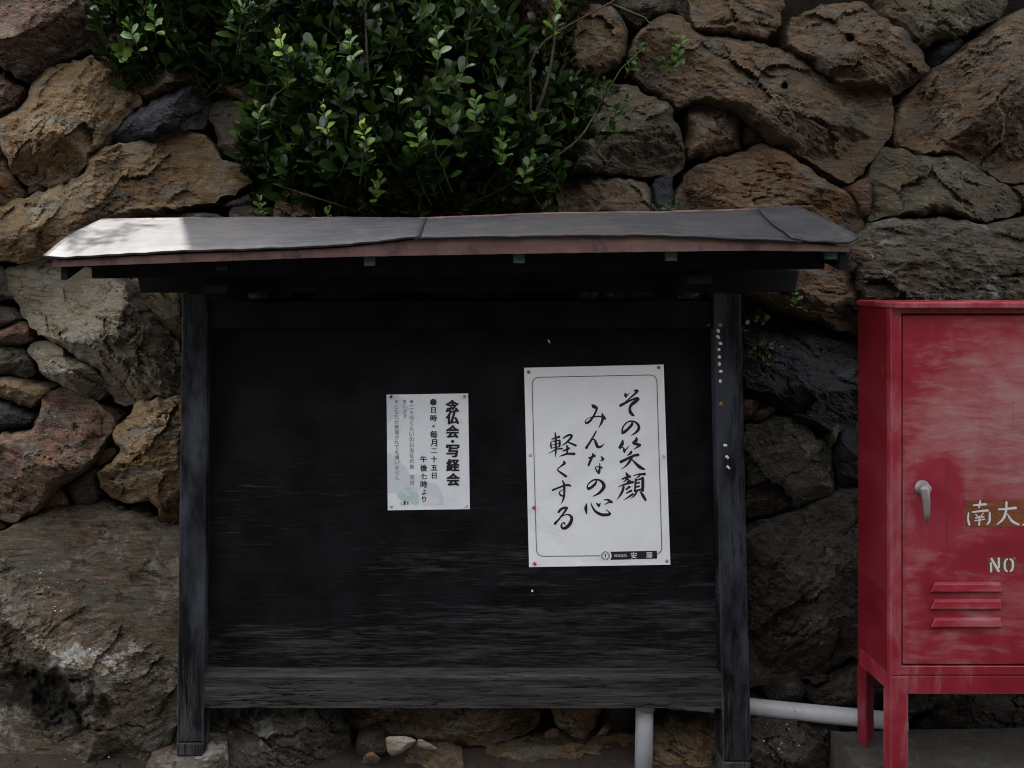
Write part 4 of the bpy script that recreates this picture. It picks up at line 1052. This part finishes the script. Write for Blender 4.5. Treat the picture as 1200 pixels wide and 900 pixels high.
# ---------------------------------------------------------------- red cabinet
YC, DC = 2.30, .18
def cx(px): return P(px, 0, YC).x
def cz(py): return zr(py, YC)
X0, X1 = cx(1044.5), cx(1392)
cab = thing('hose_cabinet', 'faded red metal fire hose cabinet on legs with white lettering on its door', 'cabinet', ((X0 + X1) / 2, YC + DC / 2, .08))
zb, ztop = cz(791.5), cz(361)
bm = BM()
box(bm, X0, X0 + .002, YC + .002, YC + DC, zb, ztop); box(bm, X1 - .002, X1, YC + .002, YC + DC, zb, ztop)
box(bm, X0 + .003, X1 - .003, YC + DC - .003, YC + DC - .001, zb + .001, ztop - .001); box(bm, X0 + .003, X1 - .003, YC + .004, YC + DC - .004, zb + .001, zb + .003)
obj('side_panels', bm, M['red_side_shaded'], cab)
fx, dz0, dz1 = cx(1056.6), cz(781), cz(367.5)
bm = BM()
box(bm, X0 - .001, fx, YC, YC + .022, zb, ztop)
box(bm, X1 - (fx - X0), X1 + .001, YC, YC + .022, zb, ztop)
box(bm, fx + .0005, X1 - (fx - X0) - .0005, YC + .001, YC + .02, zb + .0005, dz0)
box(bm, fx + .0005, X1 - (fx - X0) - .0005, YC + .001, YC + .02, dz1, ztop - .0005)
bevel(bm, .0015); obj('front_frame', bm, M['red_frame'], cab)
bm = BM(); box(bm, X0 - .004, X1 + .006, YC - .028, YC + DC + .004, ztop + .0005, ztop + .016); bevel(bm, .002); obj('top_cap', bm, M['red_frame'], cab)
bm = BM(); box(bm, fx + .0045, X1 - (fx - X0) - .004, YC + .0025, YC + .016, dz0 + .004, dz1 - .004); bevel(bm, .003, 2)
door = obj('door', bm, M['red_door'], cab)
bm = BM(); lathe(bm, P(1080, 571, YC + .003), (0, -1, 0), [(0, .020), (.004, .020), (.007, .0165), (.014, .014), (.024, .014), (.027, .010)], 20)
pts = [P(1080, 570, YC - .022), P(1083.5, 574, YC - .026), P(1085.5, 586, YC - .028), P(1086.2, 600, YC - .027), P(1086, 612, YC - .024)]
tube(bm, pts, [.0115, .012, .0095, .0075, .0045], 12)
obj('handle', bm, M['metal'], door, smooth=True)
for y0, y1 in ((682.6, 693.6), (702.4, 713.8), (724, 735)):
    bm = BM(); a0, a1, b0, b1 = 1091, 1173.5, 1097, 1171.5
    f = [P(a0, y1, YC - .007), P(a1, y1, YC - .007), P(b1 + .5, y0 + 2.5, YC - .004), P(b0 - 1.5, y0 + 2.5, YC - .004)]
    g = [P(a0 - 1, y1 + .3, YC + .003), P(a1 + 1, y1 + .3, YC + .003), P(b1 + 1, y0 - .8, YC + .003), P(b0 - 2, y0 - .8, YC + .003)]
    hexa(bm, f, g); bevel(bm, .0018, 2); obj('vent_louvre', bm, M['red_door'], door)
YD = YC + .0025
bm = BM(); flat(bm, [(1132, 586), (1166, 585.2), (1230, 584.8), (1262, 585), (1262, 616.6), (1200, 617), (1164, 617.4), (1131.4, 616.4)], YD - .0006)
obj('painted_patch', bm, M['patch'], door)
bm = BM(); flat(bm, [(1157, 653.5), (1170, 652.6), (1190, 653), (1192, 660), (1198, 659.4), (1204, 661), (1200, 664), (1190, 665), (1188, 669.6), (1170, 670.4), (1158, 669)], YD - .0006)
obj('painted_patch', bm, M['patch'], door)
bm = BM(); O, s = (1120, 575), 8.19
for pts in ([(236,94,14),(232,130,20),(222,166,10)],[(168,141,14),(230,134,20),(292,131,20)],[(160,206,14),(240,196,20),(310,190,20)],[(124,214,14),(118,270,18),(130,326,22)],[(326,208,16),(324,290,22),(300,326,10)],[(190,226,10),(210,246,14)],[(264,216,12),(244,240,10)],[(190,262,12),(270,250,14)],[(184,288,12),(276,274,14)],[(230,246,14),(225,330,18)],
            [(410,180,16),(490,174,20),(578,165,26)],[(488,108,18),(480,210,24),(448,280,22),(394,325,8)],[(494,222,8),(540,290,24),(606,326,18)]): brush(bm, pts, O, s, YD - .0012)
obj('lettering', bm, M['marks'], door); bm = BM(); brush(bm, [(640,332,12),(690,300,16),(720,290,14)], O, s, YD - .0012)
obj('lettering', bm, M['marks'], door); bm = BM()
for pts in ([(342,652,20),(376,710,24),(412,774,22)],[(338,694,20),(340,776,22)],[(414,650,22),(414,738,20)],[(494,656,16),(474,680,20),(472,745,20),(492,776,16)],[(522,656,16),(546,680,22),(546,745,22),(524,776,16)]): brush(bm, pts, O, s, YD - .0012)
obj('lettering', bm, M['marks'], door)
# angle-iron stand
st_z1, st_z0 = cz(792.6), cz(813)
lw = .044
bm = BM(); box(bm, X0 + .002, X1 - .002, YC + .001, YC + .005, st_z0, st_z1); box(bm, X0 + .002, X0 + .006, YC + .006, YC + DC - .001, st_z0, st_z1); box(bm, X1 - .006, X1 - .002, YC + .006, YC + DC - .001, st_z0, st_z1)
box(bm, X0 + .008, X1 - .008, YC + .006, YC + .04, st_z1 - .005, st_z1 - .001)
stand = obj('stand_frame', bm, M['red_frame'], cab)
for xa, sx in ((X0, 1), (X1, -1)):
    for ya, sy in ((YC, 1), (YC + DC, -1)):
        bm = BM()
        a, b = sorted((xa - sx * .001, xa + sx * lw)); c, d = sorted((ya - sy * .002, ya + sy * .003)); box(bm, a, b, c, d, .078, st_z1 - .001 if sy > 0 else st_z1 - .002)
        a, b = sorted((xa - sx * .002, xa + sx * .003)); c, d = sorted((ya + sy * .0035, ya + sy * (lw if sy < 0 else .036))); box(bm, a, b, c, d, .078, st_z0 - .001)
        obj('leg', bm, M['red_frame' if sy > 0 else 'red_side_shaded'], cab)  # rear legs: shade under the cabinet put into their colour
bm = BM(); q = [(1.165, 2.34), (1.17, 2.52), (2.3, 2.56), (2.3, 2.18), (1.13, 2.18)]
tp = [bm.verts.new((x, y, .080 + (.006 if y > 2.4 else 0))) for x, y in q]; bt = [bm.verts.new((x - (.02 if x < 1.3 else 0), y, -.15)) for x, y in q]
bm.faces.new(tp); bm.faces.new(bt[::-1])
for i in range(5): bm.faces.new((tp[i], bt[i], bt[(i + 1) % 5], tp[(i + 1) % 5]))
subdiv_long(bm, .05)
for v in bm.verts: v.co += Vector((mnoise.noise(v.co * 22), mnoise.noise(v.co * 22 + Vector((9, 0, 0))), .7 * mnoise.noise(v.co * 16))) * .006
slab = obj('concrete_slab', bm, M['concrete'], None, origin=(1.7, 2.35, 0)); tag(slab, 'low rough concrete slab under the red cabinet', 'slab')

# ---------------------------------------------------------------- drain pipe
pipe = thing('drain_pipe', 'grey plastic drain pipe rising under the board and running off to the red cabinet', 'pipe', P(755, 905, 2.62))
bm = BM(); tube(bm, [P(753.6, 930, 2.62), P(754.6, 870, 2.62), P(755.4, 826, 2.62)], .0268, 20); obj('upright_pipe', bm, M['pvc'], pipe, smooth=True)
bm = BM(); tube(bm, [P(790, 820.3, 2.66), P(880, 828.6, 2.635), P(960, 836.6, 2.585), P(1036, 844.2, 2.54), P(1062, 846.6, 2.525)], .0255, 20); obj('sloping_pipe', bm, M['pvc'], pipe, smooth=True)
bm = BM(); tube(bm, [P(755.4, 830, 2.62), P(756, 822, 2.62), P(761, 815.5, 2.63), P(772, 816, 2.645), P(797, 820.6, 2.66)], [.030, .030, .0305, .030, .030], 20); obj('elbow', bm, M['pvc'], pipe, smooth=True)

# ---------------------------------------------------------------- loose stones and litter
def rubble(name, poly, Y, D, mat, label, cat, seed):
    """a free lump: outline at its own distance, rounded in front and behind"""
    p = chaikin(chaikin(np.array(poly, float))); c = p.mean(0); bm = BM(); rings = []
    prof = [(-1, .35), (-.8, .7), (-.4, .95), (0, 1.0), (.45, .93), (.8, .68), (1, .3)]
    for d, k in prof:
        rg = []
        for x, y in p:
            q = P(c[0] + (x - c[0]) * k, c[1] + (y - c[1]) * k, Y + D * d)
            q += Vector((0, 1, 0)) * D * .5 * mnoise.noise(q * 30 + Vector((seed, 0, 0))) + Vector((mnoise.noise(q * 60), 0, mnoise.noise(q * 60 + Vector((3, 1, seed))))) * .0016
            rg.append(bm.verts.new(q))
        rings.append(rg)
    n = len(p)
    for i in range(len(prof) - 1):
        for k in range(n): bm.faces.new((rings[i][k], rings[i][(k + 1) % n], rings[i + 1][(k + 1) % n], rings[i + 1][k]))
    bm.faces.new(rings[0][::-1]); bm.faces.new(rings[-1])
    o = obj(name, bm, M[mat], None, origin=P(c[0], c[1], Y)); tag(o, label, cat)
rubble('loose_stone', [(451,863),(472,862.6),(482,865),(489,868),(483,874),(476,879),(472,883),(461,887),(454,882),(453,873)], 2.58, .022, 'chip', 'tan broken stone lying on the ledge under the bottom rail', 'stone', 1)
rubble('stone_chip', [(488,868),(492,865),(503,870),(514,879),(508,880),(500,879),(489,875)], 2.585, .010, 'chip', 'pale flat stone chip just right of the tan broken stone', 'stone', 2)
rubble('loose_stone', [(425,888),(430,883),(436,880),(441,883),(446,890),(440,897),(428,897)], 2.56, .018, 'brown', 'small brown stone by the corner of the grey stone under the board', 'stone', 3)
rubble('loose_stone', [(638,858),(646,853),(655,855),(656,863),(648,867),(639,865)], 2.66, .015, 'red', 'small reddish stone left of the rounded stone under the board', 'stone', 4)
rubble('loose_stone', [(699,862),(705,852),(712,848),(716,853),(711,861),(703,866)], 2.655, .015, 'red', 'small reddish stone between the rounded stone and the drain pipe', 'stone', 5)
# foundation stone under the left post
bm = BM(); bmesh.ops.create_icosphere(bm, subdivisions=5, radius=1)
fc = P(222, 892, YB + .03)
for v in bm.verts:
    d = v.co.copy(); k = 1 + .18 * mnoise.noise(d * 1.6 + Vector((4, 2, 0))) + .06 * mnoise.noise(d * 5) + .025 * mnoise.noise(d * 14)
    q = Vector((d.x * .122, d.y * .115, d.z * .105)) * k
    top = zr(883.5, 2.56) - fc.z - .002 + .002 * mnoise.noise(d * 7) + .012 * max(0, mnoise.noise(d * 2.2))
    if q.z > top: q.z = top + (q.z - top) * .12
    if abs(q.x) < .05 and -.05 < q.y < .07: q.z = min(q.z, zr(885.3, 2.56) - fc.z + .0005)
    v.co = fc + q
fs = obj('foundation_stone', bm, M['boulder'], None, smooth=True, origin=fc); tag(fs, 'pale rounded foundation stone under the left post', 'stone')

def specks(name, pts, mat, label, cat, size):
    bm = BM(); rr = random.Random(len(pts))
    for x, y, z in pts:
        s = size * rr.uniform(.4, 1.3)
        c = [bm.verts.new(Vector((x, y, z)) + Vector((rr.uniform(-1, 1), rr.uniform(-.6, .6), rr.uniform(-.5, .9))) * s) for _ in range(5)]
        for f in ((0, 1, 2), (0, 2, 3), (0, 3, 1), (1, 3, 2), (0, 4, 1)): bm.faces.new([c[i] for i in f])
    o = obj(name, bm, mat); tag(o, label, cat); o['kind'] = 'stuff'; return o
lit = []
for k in range(150):
    x, y = rng.uniform(-1.3, .75), rng.uniform(2.40, 2.56)
    lit.append((x, y, float(ground_z(x, y)) + .012))
specks('leaf_litter', lit, M['soil'], 'dark dead leaf crumbs scattered along the foot of the wall', 'litter', .008)
lit = [P(px, py, 2.50) for px, py in ((20, 893), (41, 896), (76, 890), (99, 893), (128, 888), (8, 895), (208, 893), (282, 878), (289, 882), (284, 880), (566, 872), (575, 877), (601, 888), (425, 893))]
specks('pale_flakes', lit, M['chip'], 'few pale flakes scattered on the ground and ledges under the wall', 'litter', .0055)

# bare rock face meeting helper: drop flecks onto the stones by ray casting
def cast(px, py):
    dg = bpy.context.evaluated_depsgraph_get()
    o = Vector((0, 0, EYE)); d = P(px, py, 3.0) - o
    h = S.ray_cast(dg, o + d * .87 / 1.0 if False else o, d.normalized())
    return h
dg = bpy.context.evaluated_depsgraph_get()
fl = []
r2 = random.Random(5)
def fleck_field(n, cx_, cy_, sx, sy):
    for k in range(n):
        px, py = r2.gauss(cx_, sx), r2.gauss(cy_, sy)
        o = Vector((0, 0, EYE)); d = (P(px, py, 3.0) - o).normalized()
        ok, loc, nor, _, ob, _ = S.ray_cast(dg, o, d)
        if ok and ob.name.startswith('stone'): fl.append(tuple(loc + nor * .001))
fleck_field(34, 912, 872, 14, 10); fleck_field(5, 903, 858, 10, 3)
fleck_field(60, 60, 680, 16, 8); fleck_field(14, 68, 716, 4, 5); fleck_field(10, 108, 762, 4, 2)
specks('lichen', fl, M['paper2'], 'white lichen flecks on the lower boulders', 'lichen', .0042)

# ---------------------------------------------------------------- bush
def leaf_mesh(name, mat, seed):
    rr = random.Random(seed)
    rows = [(0, .015), (.12, .07), (.30, .20), (.52, .285), (.72, .29), (.88, .20), (.97, .09), (1.0, .0)]
    V = []; F = []
    curl, fold = rr.uniform(.05, .22), rr.uniform(.10, .22)
    for t, w in rows:
        z = -curl * t * t; w *= rr.uniform(.94, 1.06)
        V += [(-w, t, z + fold * w), (0, t, z), (w, t, z + fold * w)]
    for i in range(len(rows) - 1):
        a = i * 3; F += [(a, a + 1, a + 4, a + 3), (a + 1, a + 2, a + 5, a + 4)]
    return np.array(V), F
SHAPES = [leaf_mesh('leaf', None, k) for k in range(4)]

def inpoly(x, y, poly):
    c = False; n = len(poly)
    for i in range(n):
        (x1, y1), (x2, y2) = poly[i], poly[i - 1]
        if (y1 > y) != (y2 > y) and x < (x2 - x1) * (y - y1) / (y2 - y1) + x1: c = not c
    return c
def edge_d(x, y, poly):
    d = 1e9; p = np.array((x, y))
    for i in range(len(poly)):
        a, b = np.array(poly[i - 1], float), np.array(poly[i], float); ab = b - a
        t = min(1, max(0, (p - a) @ ab / (ab @ ab))); d = min(d, float(np.hypot(*(p - a - t * ab))))
    return d

def shoot(rr, tip, direc, length, leaves, stems, kind, size=(.055, .088), gap=.031, first=.25):
    """a twig with pairs of leaves set crosswise"""
    d = direc.normalized(); base = tip - d * length
    side = d.cross(Vector((rr.uniform(-1, 1), rr.uniform(-1, 1), rr.uniform(-1, 1)))).normalized()
    bend = side * length * rr.uniform(-.12, .12)
    n = max(3, int(length * (1 - first) / gap))
    pts = [base, base + d * length * .5 + bend, tip]
    stems.append((pts, .0016))
    a0 = rr.uniform(0, math.pi)
    for i in range(n + 1):
        t = first + (1 - first) * i / n
        p = base.lerp(tip, t) + bend * (1 - abs(2 * t - 1))
        top = i / n
        ang = a0 + (i % 2) * math.pi / 2 + rr.uniform(-.3, .3)
        for s in (0, math.pi):
            if rr.random() < .06: continue
            r = (Matrix.Rotation(ang + s, 3, d) @ side)
            sp = (1.15 - .75 * top ** 2) * rr.uniform(.8, 1.2)
            f = (d * math.cos(sp) + r * math.sin(sp)).normalized()
            f = (f + Vector((0, -.12, .10))).normalized()
            up = (d - f * d.dot(f)); up = (up + Vector((rr.uniform(-.35, .35), rr.uniform(-.5, .1), rr.uniform(-.1, .5)))).normalized()
            x = f.cross(up).normalized(); z = x.cross(f)
            L = rr.uniform(*size) * (1 - .42 * top ** 3)
            wd = rr.uniform(.88, 1.12)
            m = Matrix(((x.x * L * wd, f.x * L, z.x * L, p.x), (x.y * L * wd, f.y * L, z.y * L, p.y), (x.z * L * wd, f.z * L, z.z * L, p.z), (0, 0, 0, 1)))
            leaves.append((m, kind, rr.randrange(4)))

def plant(root, leaves, stems, n_single, stem_name='branch'):
    off = root.location
    def vis(l):
        p = l[0].translation; px, py = VX + p.x / p.y * FPX, VY - (p.z - EYE) / p.y * FPX
        return -10 < px < 1210 and -10 < py < 900
    order = sorted(range(len(leaves)), key=lambda i: (not vis(leaves[i]), leaves[i][0].translation.y - .25 * (leaves[i][1] != 'leaf')))
    single = set(order[:n_single])
    cache = {}
    V = []; F = []; MI = []; kinds = ['leaf', 'leaf_mid', 'leaf_young']; nv = 0
    for i, (m, kind, sh) in enumerate(leaves):
        v, f = SHAPES[sh]
        if i in single:
            if (kind, sh) not in cache:
                me = bpy.data.meshes.new('leaf'); me.from_pydata(v.tolist(), [], f); me.update(); me.materials.append(M[kind]); me.shade_smooth(); cache[kind, sh] = me
            o = bpy.data.objects.new('leaf', cache[kind, sh]); COL.objects.link(o); o.parent = root
            mm = m.copy(); mm.translation -= off; o.matrix_basis = mm
        else:
            a = np.array(m); w = v @ a[:3, :3].T + a[:3, 3] - np.array(off)
            V.append(w); F += [tuple(x + nv for x in q) for q in f]; MI += [kinds.index(kind)] * len(f); nv += len(v)
    if V:
        me = bpy.data.meshes.new('foliage'); me.from_pydata(np.concatenate(V).tolist(), [], F); me.update()
        for k in kinds: me.materials.append(M[k])
        me.polygons.foreach_set('material_index', MI); me.shade_smooth()
        o = link('foliage', me, None, root); o['kind'] = 'stuff'
    thin = BM()
    for pts, r in stems:
        if r > .0025:
            bm = BM(); tube(bm, spline3(pts), [r * (1 - .5 * t) for t in np.linspace(0, 1, len(spline3(pts)))], 7); obj(stem_name, bm, M['bark'], root, smooth=True)
        else: tube(thin, pts, [r * 1.25, r, r * .7], 5)
    o = obj('twigs', thin, M['stem'], root, smooth=True); o['kind'] = 'stuff'
def spline3(pts):
    p = [Vector(x) for x in pts]
    if len(p) < 3: return p
    q = [2 * p[0] - p[1]] + p + [2 * p[-1] - p[-2]]; out = []
    for i in range(1, len(q) - 2):
        for k in range(6):
            t = k / 6; a, b, c, d = q[i - 1], q[i], q[i + 1], q[i + 2]
            out.append(.5 * (2 * b + (c - a) * t + (2 * a - 5 * b + 4 * c - d) * t * t + (3 * b - a - 3 * c + d) * t ** 3))
    return out + [p[-1]]

rb = random.Random(21)
bush = thing('evergreen_bush', 'glossy dark green evergreen bush growing out of the stone wall above the board roof', 'bush', P(480, 262, 3.0))
BP = [(108,-150),(108,0),(118,52),(142,66),(160,80),(180,66),(210,70),(246,78),(272,112),(280,150),(284,195),(312,226),(350,240),(400,248),(480,250),(600,246),(645,232),(676,190),(700,150),(706,105),(690,80),(668,66),(660,30),(676,-20),(690,-150)]
leaves, stems = [], []
k = 0
while k < 1000:
    px, py = rb.uniform(100, 720), rb.uniform(-150, 250)
    if not inpoly(px, py, BP): continue
    e = edge_d(px, py, BP); k += 1
    yw = plane_pt(px, py) - .05
    T = min(.36, .05 + e * .0040) * (.55 if px < 270 else 1) * (.68 + .32 * max(0, min(1, .5 + 1.3 * float(pn(px / 62., py / 52., 77)))))
    Y = yw - T * (1 - rb.random() ** 1.8)
    Y = max(Y, 2.665)
    if Y < 2.72 and py > 215: Y = 2.72
    d = Vector((rb.uniform(-.6, .6) + (px - 430) * .0006, -rb.uniform(.05, .75), rb.uniform(.25, 1.0)))
    shoot(rb, P(px, py, Y), d, rb.uniform(.10, .18), leaves, stems, 'leaf' if rb.random() < .96 else 'leaf_mid')
# shoots that stand out, each where its tip is seen
for px, py, Y, kind, sz, up in ((378, 124, 2.70, 'leaf_young', .034, .9), (425, 146, 2.68, 'leaf_young', .036, .9), (326, 36, 2.72, 'leaf_young', .036, .4), (335, 78, 2.72, 'leaf_mid', .036, .5), (376, 80, 2.71, 'leaf_mid', .044, .6),
                                (302, 120, 2.74, 'leaf_mid', .036, .8), (512, 40, 2.68, 'leaf_mid', .044, 1.0), (466, 92, 2.68, 'leaf_mid', .042, .8), (490, 140, 2.68, 'leaf_mid', .042, .7), (556, 115, 2.70, 'leaf_mid', .044, .6), (410, 38, 2.70, 'leaf_mid', .044, .7),
                                (652, 6, 2.74, 'leaf_mid', .040, 1.0), (588, 155, 2.70, 'leaf_mid', .036, .7), (624, 182, 2.72, 'leaf_mid', .036, .6), (445, 205, 2.74, 'leaf_mid', .036, .5), (150, 28, 2.92, 'leaf_mid', .040, .5), (180, 12, 2.90, 'leaf_mid', .040, .3),
                                (142, 68, 2.95, 'leaf_mid', .040, -.3), (304, 232, 2.88, 'leaf_mid', .028, .4), (385, 246, 2.76, 'leaf_mid', .03, .4)):
    shoot(rb, P(px, py, Y), Vector((rb.uniform(-.15, .15), -.45, up)), rb.uniform(.10, .14), leaves, stems, kind, (sz, sz * 1.2), .018)
# long thin shoots that reach past the bush on the right
for base, tip, n in (((716, 4), (792, 62), 5), ((700, 128), (752, 58), 5), ((690, 175), (735, 118), 4)):
    a, b = P(*base, 2.92), P(*tip, 2.86)
    stems.append(([a, a.lerp(b, .5) + Vector((0, -.02, .03)), b], .0021))
for px, py, up in ((792, 60, .2), (800, 48, .9), (785, 80, -.6), (796, 72, -.2), (752, 56, .8), (744, 74, .6), (735, 116, .5), (722, 128, .2), (708, 96, .7), (716, 150, .1), (700, 165, .4)):
    shoot(rb, P(px, py, 2.86 + rb.uniform(-.02, .02)), Vector((rb.uniform(-.5, .6), -.4, up)), .06, leaves, stems, 'leaf_mid' if py < 90 else 'leaf', (.028, .040), .018, .3)
for pts, r in (([(470, 258), (440, 150), (430, 60), (429, -60)], .008), ([(500, 258), (505, 180), (540, 90), (560, -40)], .010), ([(530, 258), (600, 180), (640, 100), (655, 0)], .008), ([(510, 258), (590, 220), (670, 170), (700, 130)], .006), ([(455, 258), (380, 235), (320, 215)], .005), ([(560, 258), (618, 150), (628, 60), (720, 0)], .006)):
    n = len(pts); stems.append(([P(x, y, 2.98 - .11 * math.sin(math.pi * i / (n - 1) * .8) * (1 if i else 0)) for i, (x, y) in enumerate(pts)], r))
plant(bush, leaves, stems, 295)

rb = random.Random(4); leaves, stems = [], []
weed = thing('crevice_weed', 'small dark leafy weed in the crevice right of the notice board', 'weed', P(895, 400, 2.86))
for k in range(8):
    px, py = rb.uniform(876, 915), rb.uniform(368, 415)
    shoot(rb, P(px, py, 2.86 + rb.uniform(0, .05)), Vector((rb.uniform(-.7, .7), -.5, rb.uniform(-.2, .8))), .07, leaves, stems, 'leaf', (.02, .032), .016)
shoot(rb, P(934, 348, 2.83), Vector((.1, -.2, 1)), .05, leaves, stems, 'leaf_mid', (.022, .03), .017)
plant(weed, leaves, stems, 60)
rb = random.Random(9); leaves, stems = [], []
weed2 = thing('crevice_weed', 'tiny dark weed at the foot of the narrow slate stone above the roof', 'weed', P(772, 252, 2.93))
for k in range(5): shoot(rb, P(rb.uniform(762, 798), rb.uniform(238, 248), 2.90), Vector((rb.uniform(-.8, .8), -.5, .5)), .05, leaves, stems, 'leaf', (.018, .028), .016)
plant(weed2, leaves, stems, 30)
# unseen shrub on top of the wall: its twigs dapple the left end of the roof
rb = random.Random(12); leaves, stems = [], []
tgt = P(150, 276, 2.38) + sdir * 2.75
top = thing('dapple_shrub', 'thin unseen evergreen shrub on top of the stone wall, dappling the roof', 'shrub', (-1.55, 3.75, WALL_H - .03))
stems.append(([Vector((-1.55, 3.75, WALL_H - .04)), Vector((-1.6, 3.72, 4.1)), Vector((-1.62, 3.65, 4.6))], .012))
stems.append(([Vector((-1.6, 3.72, 4.0)), Vector((-1.45, 3.6, 4.15)), tgt + Vector((0, 0, .05))], .006))
for k in range(16):
    c = tgt + Vector((rb.gauss(-.05, .08), rb.gauss(0, .07), rb.gauss(.05, .1)))
    shoot(rb, c, Vector((rb.uniform(-1, 1), rb.uniform(-1, .3), rb.uniform(-.2, 1))), .10, leaves, stems, 'leaf', (.03, .045), .022)
for k in range(45):
    c = Vector((-1.75, 3.75, 4.45)) + Vector((rb.gauss(0, .18), rb.gauss(0, .15), rb.gauss(0, .28)))
    shoot(rb, c, Vector((rb.uniform(-1, 1), rb.uniform(-1, 1), rb.uniform(0, 1))), .14, leaves, stems, 'leaf', (.035, .05), .024)
plant(top, leaves, stems, 0)
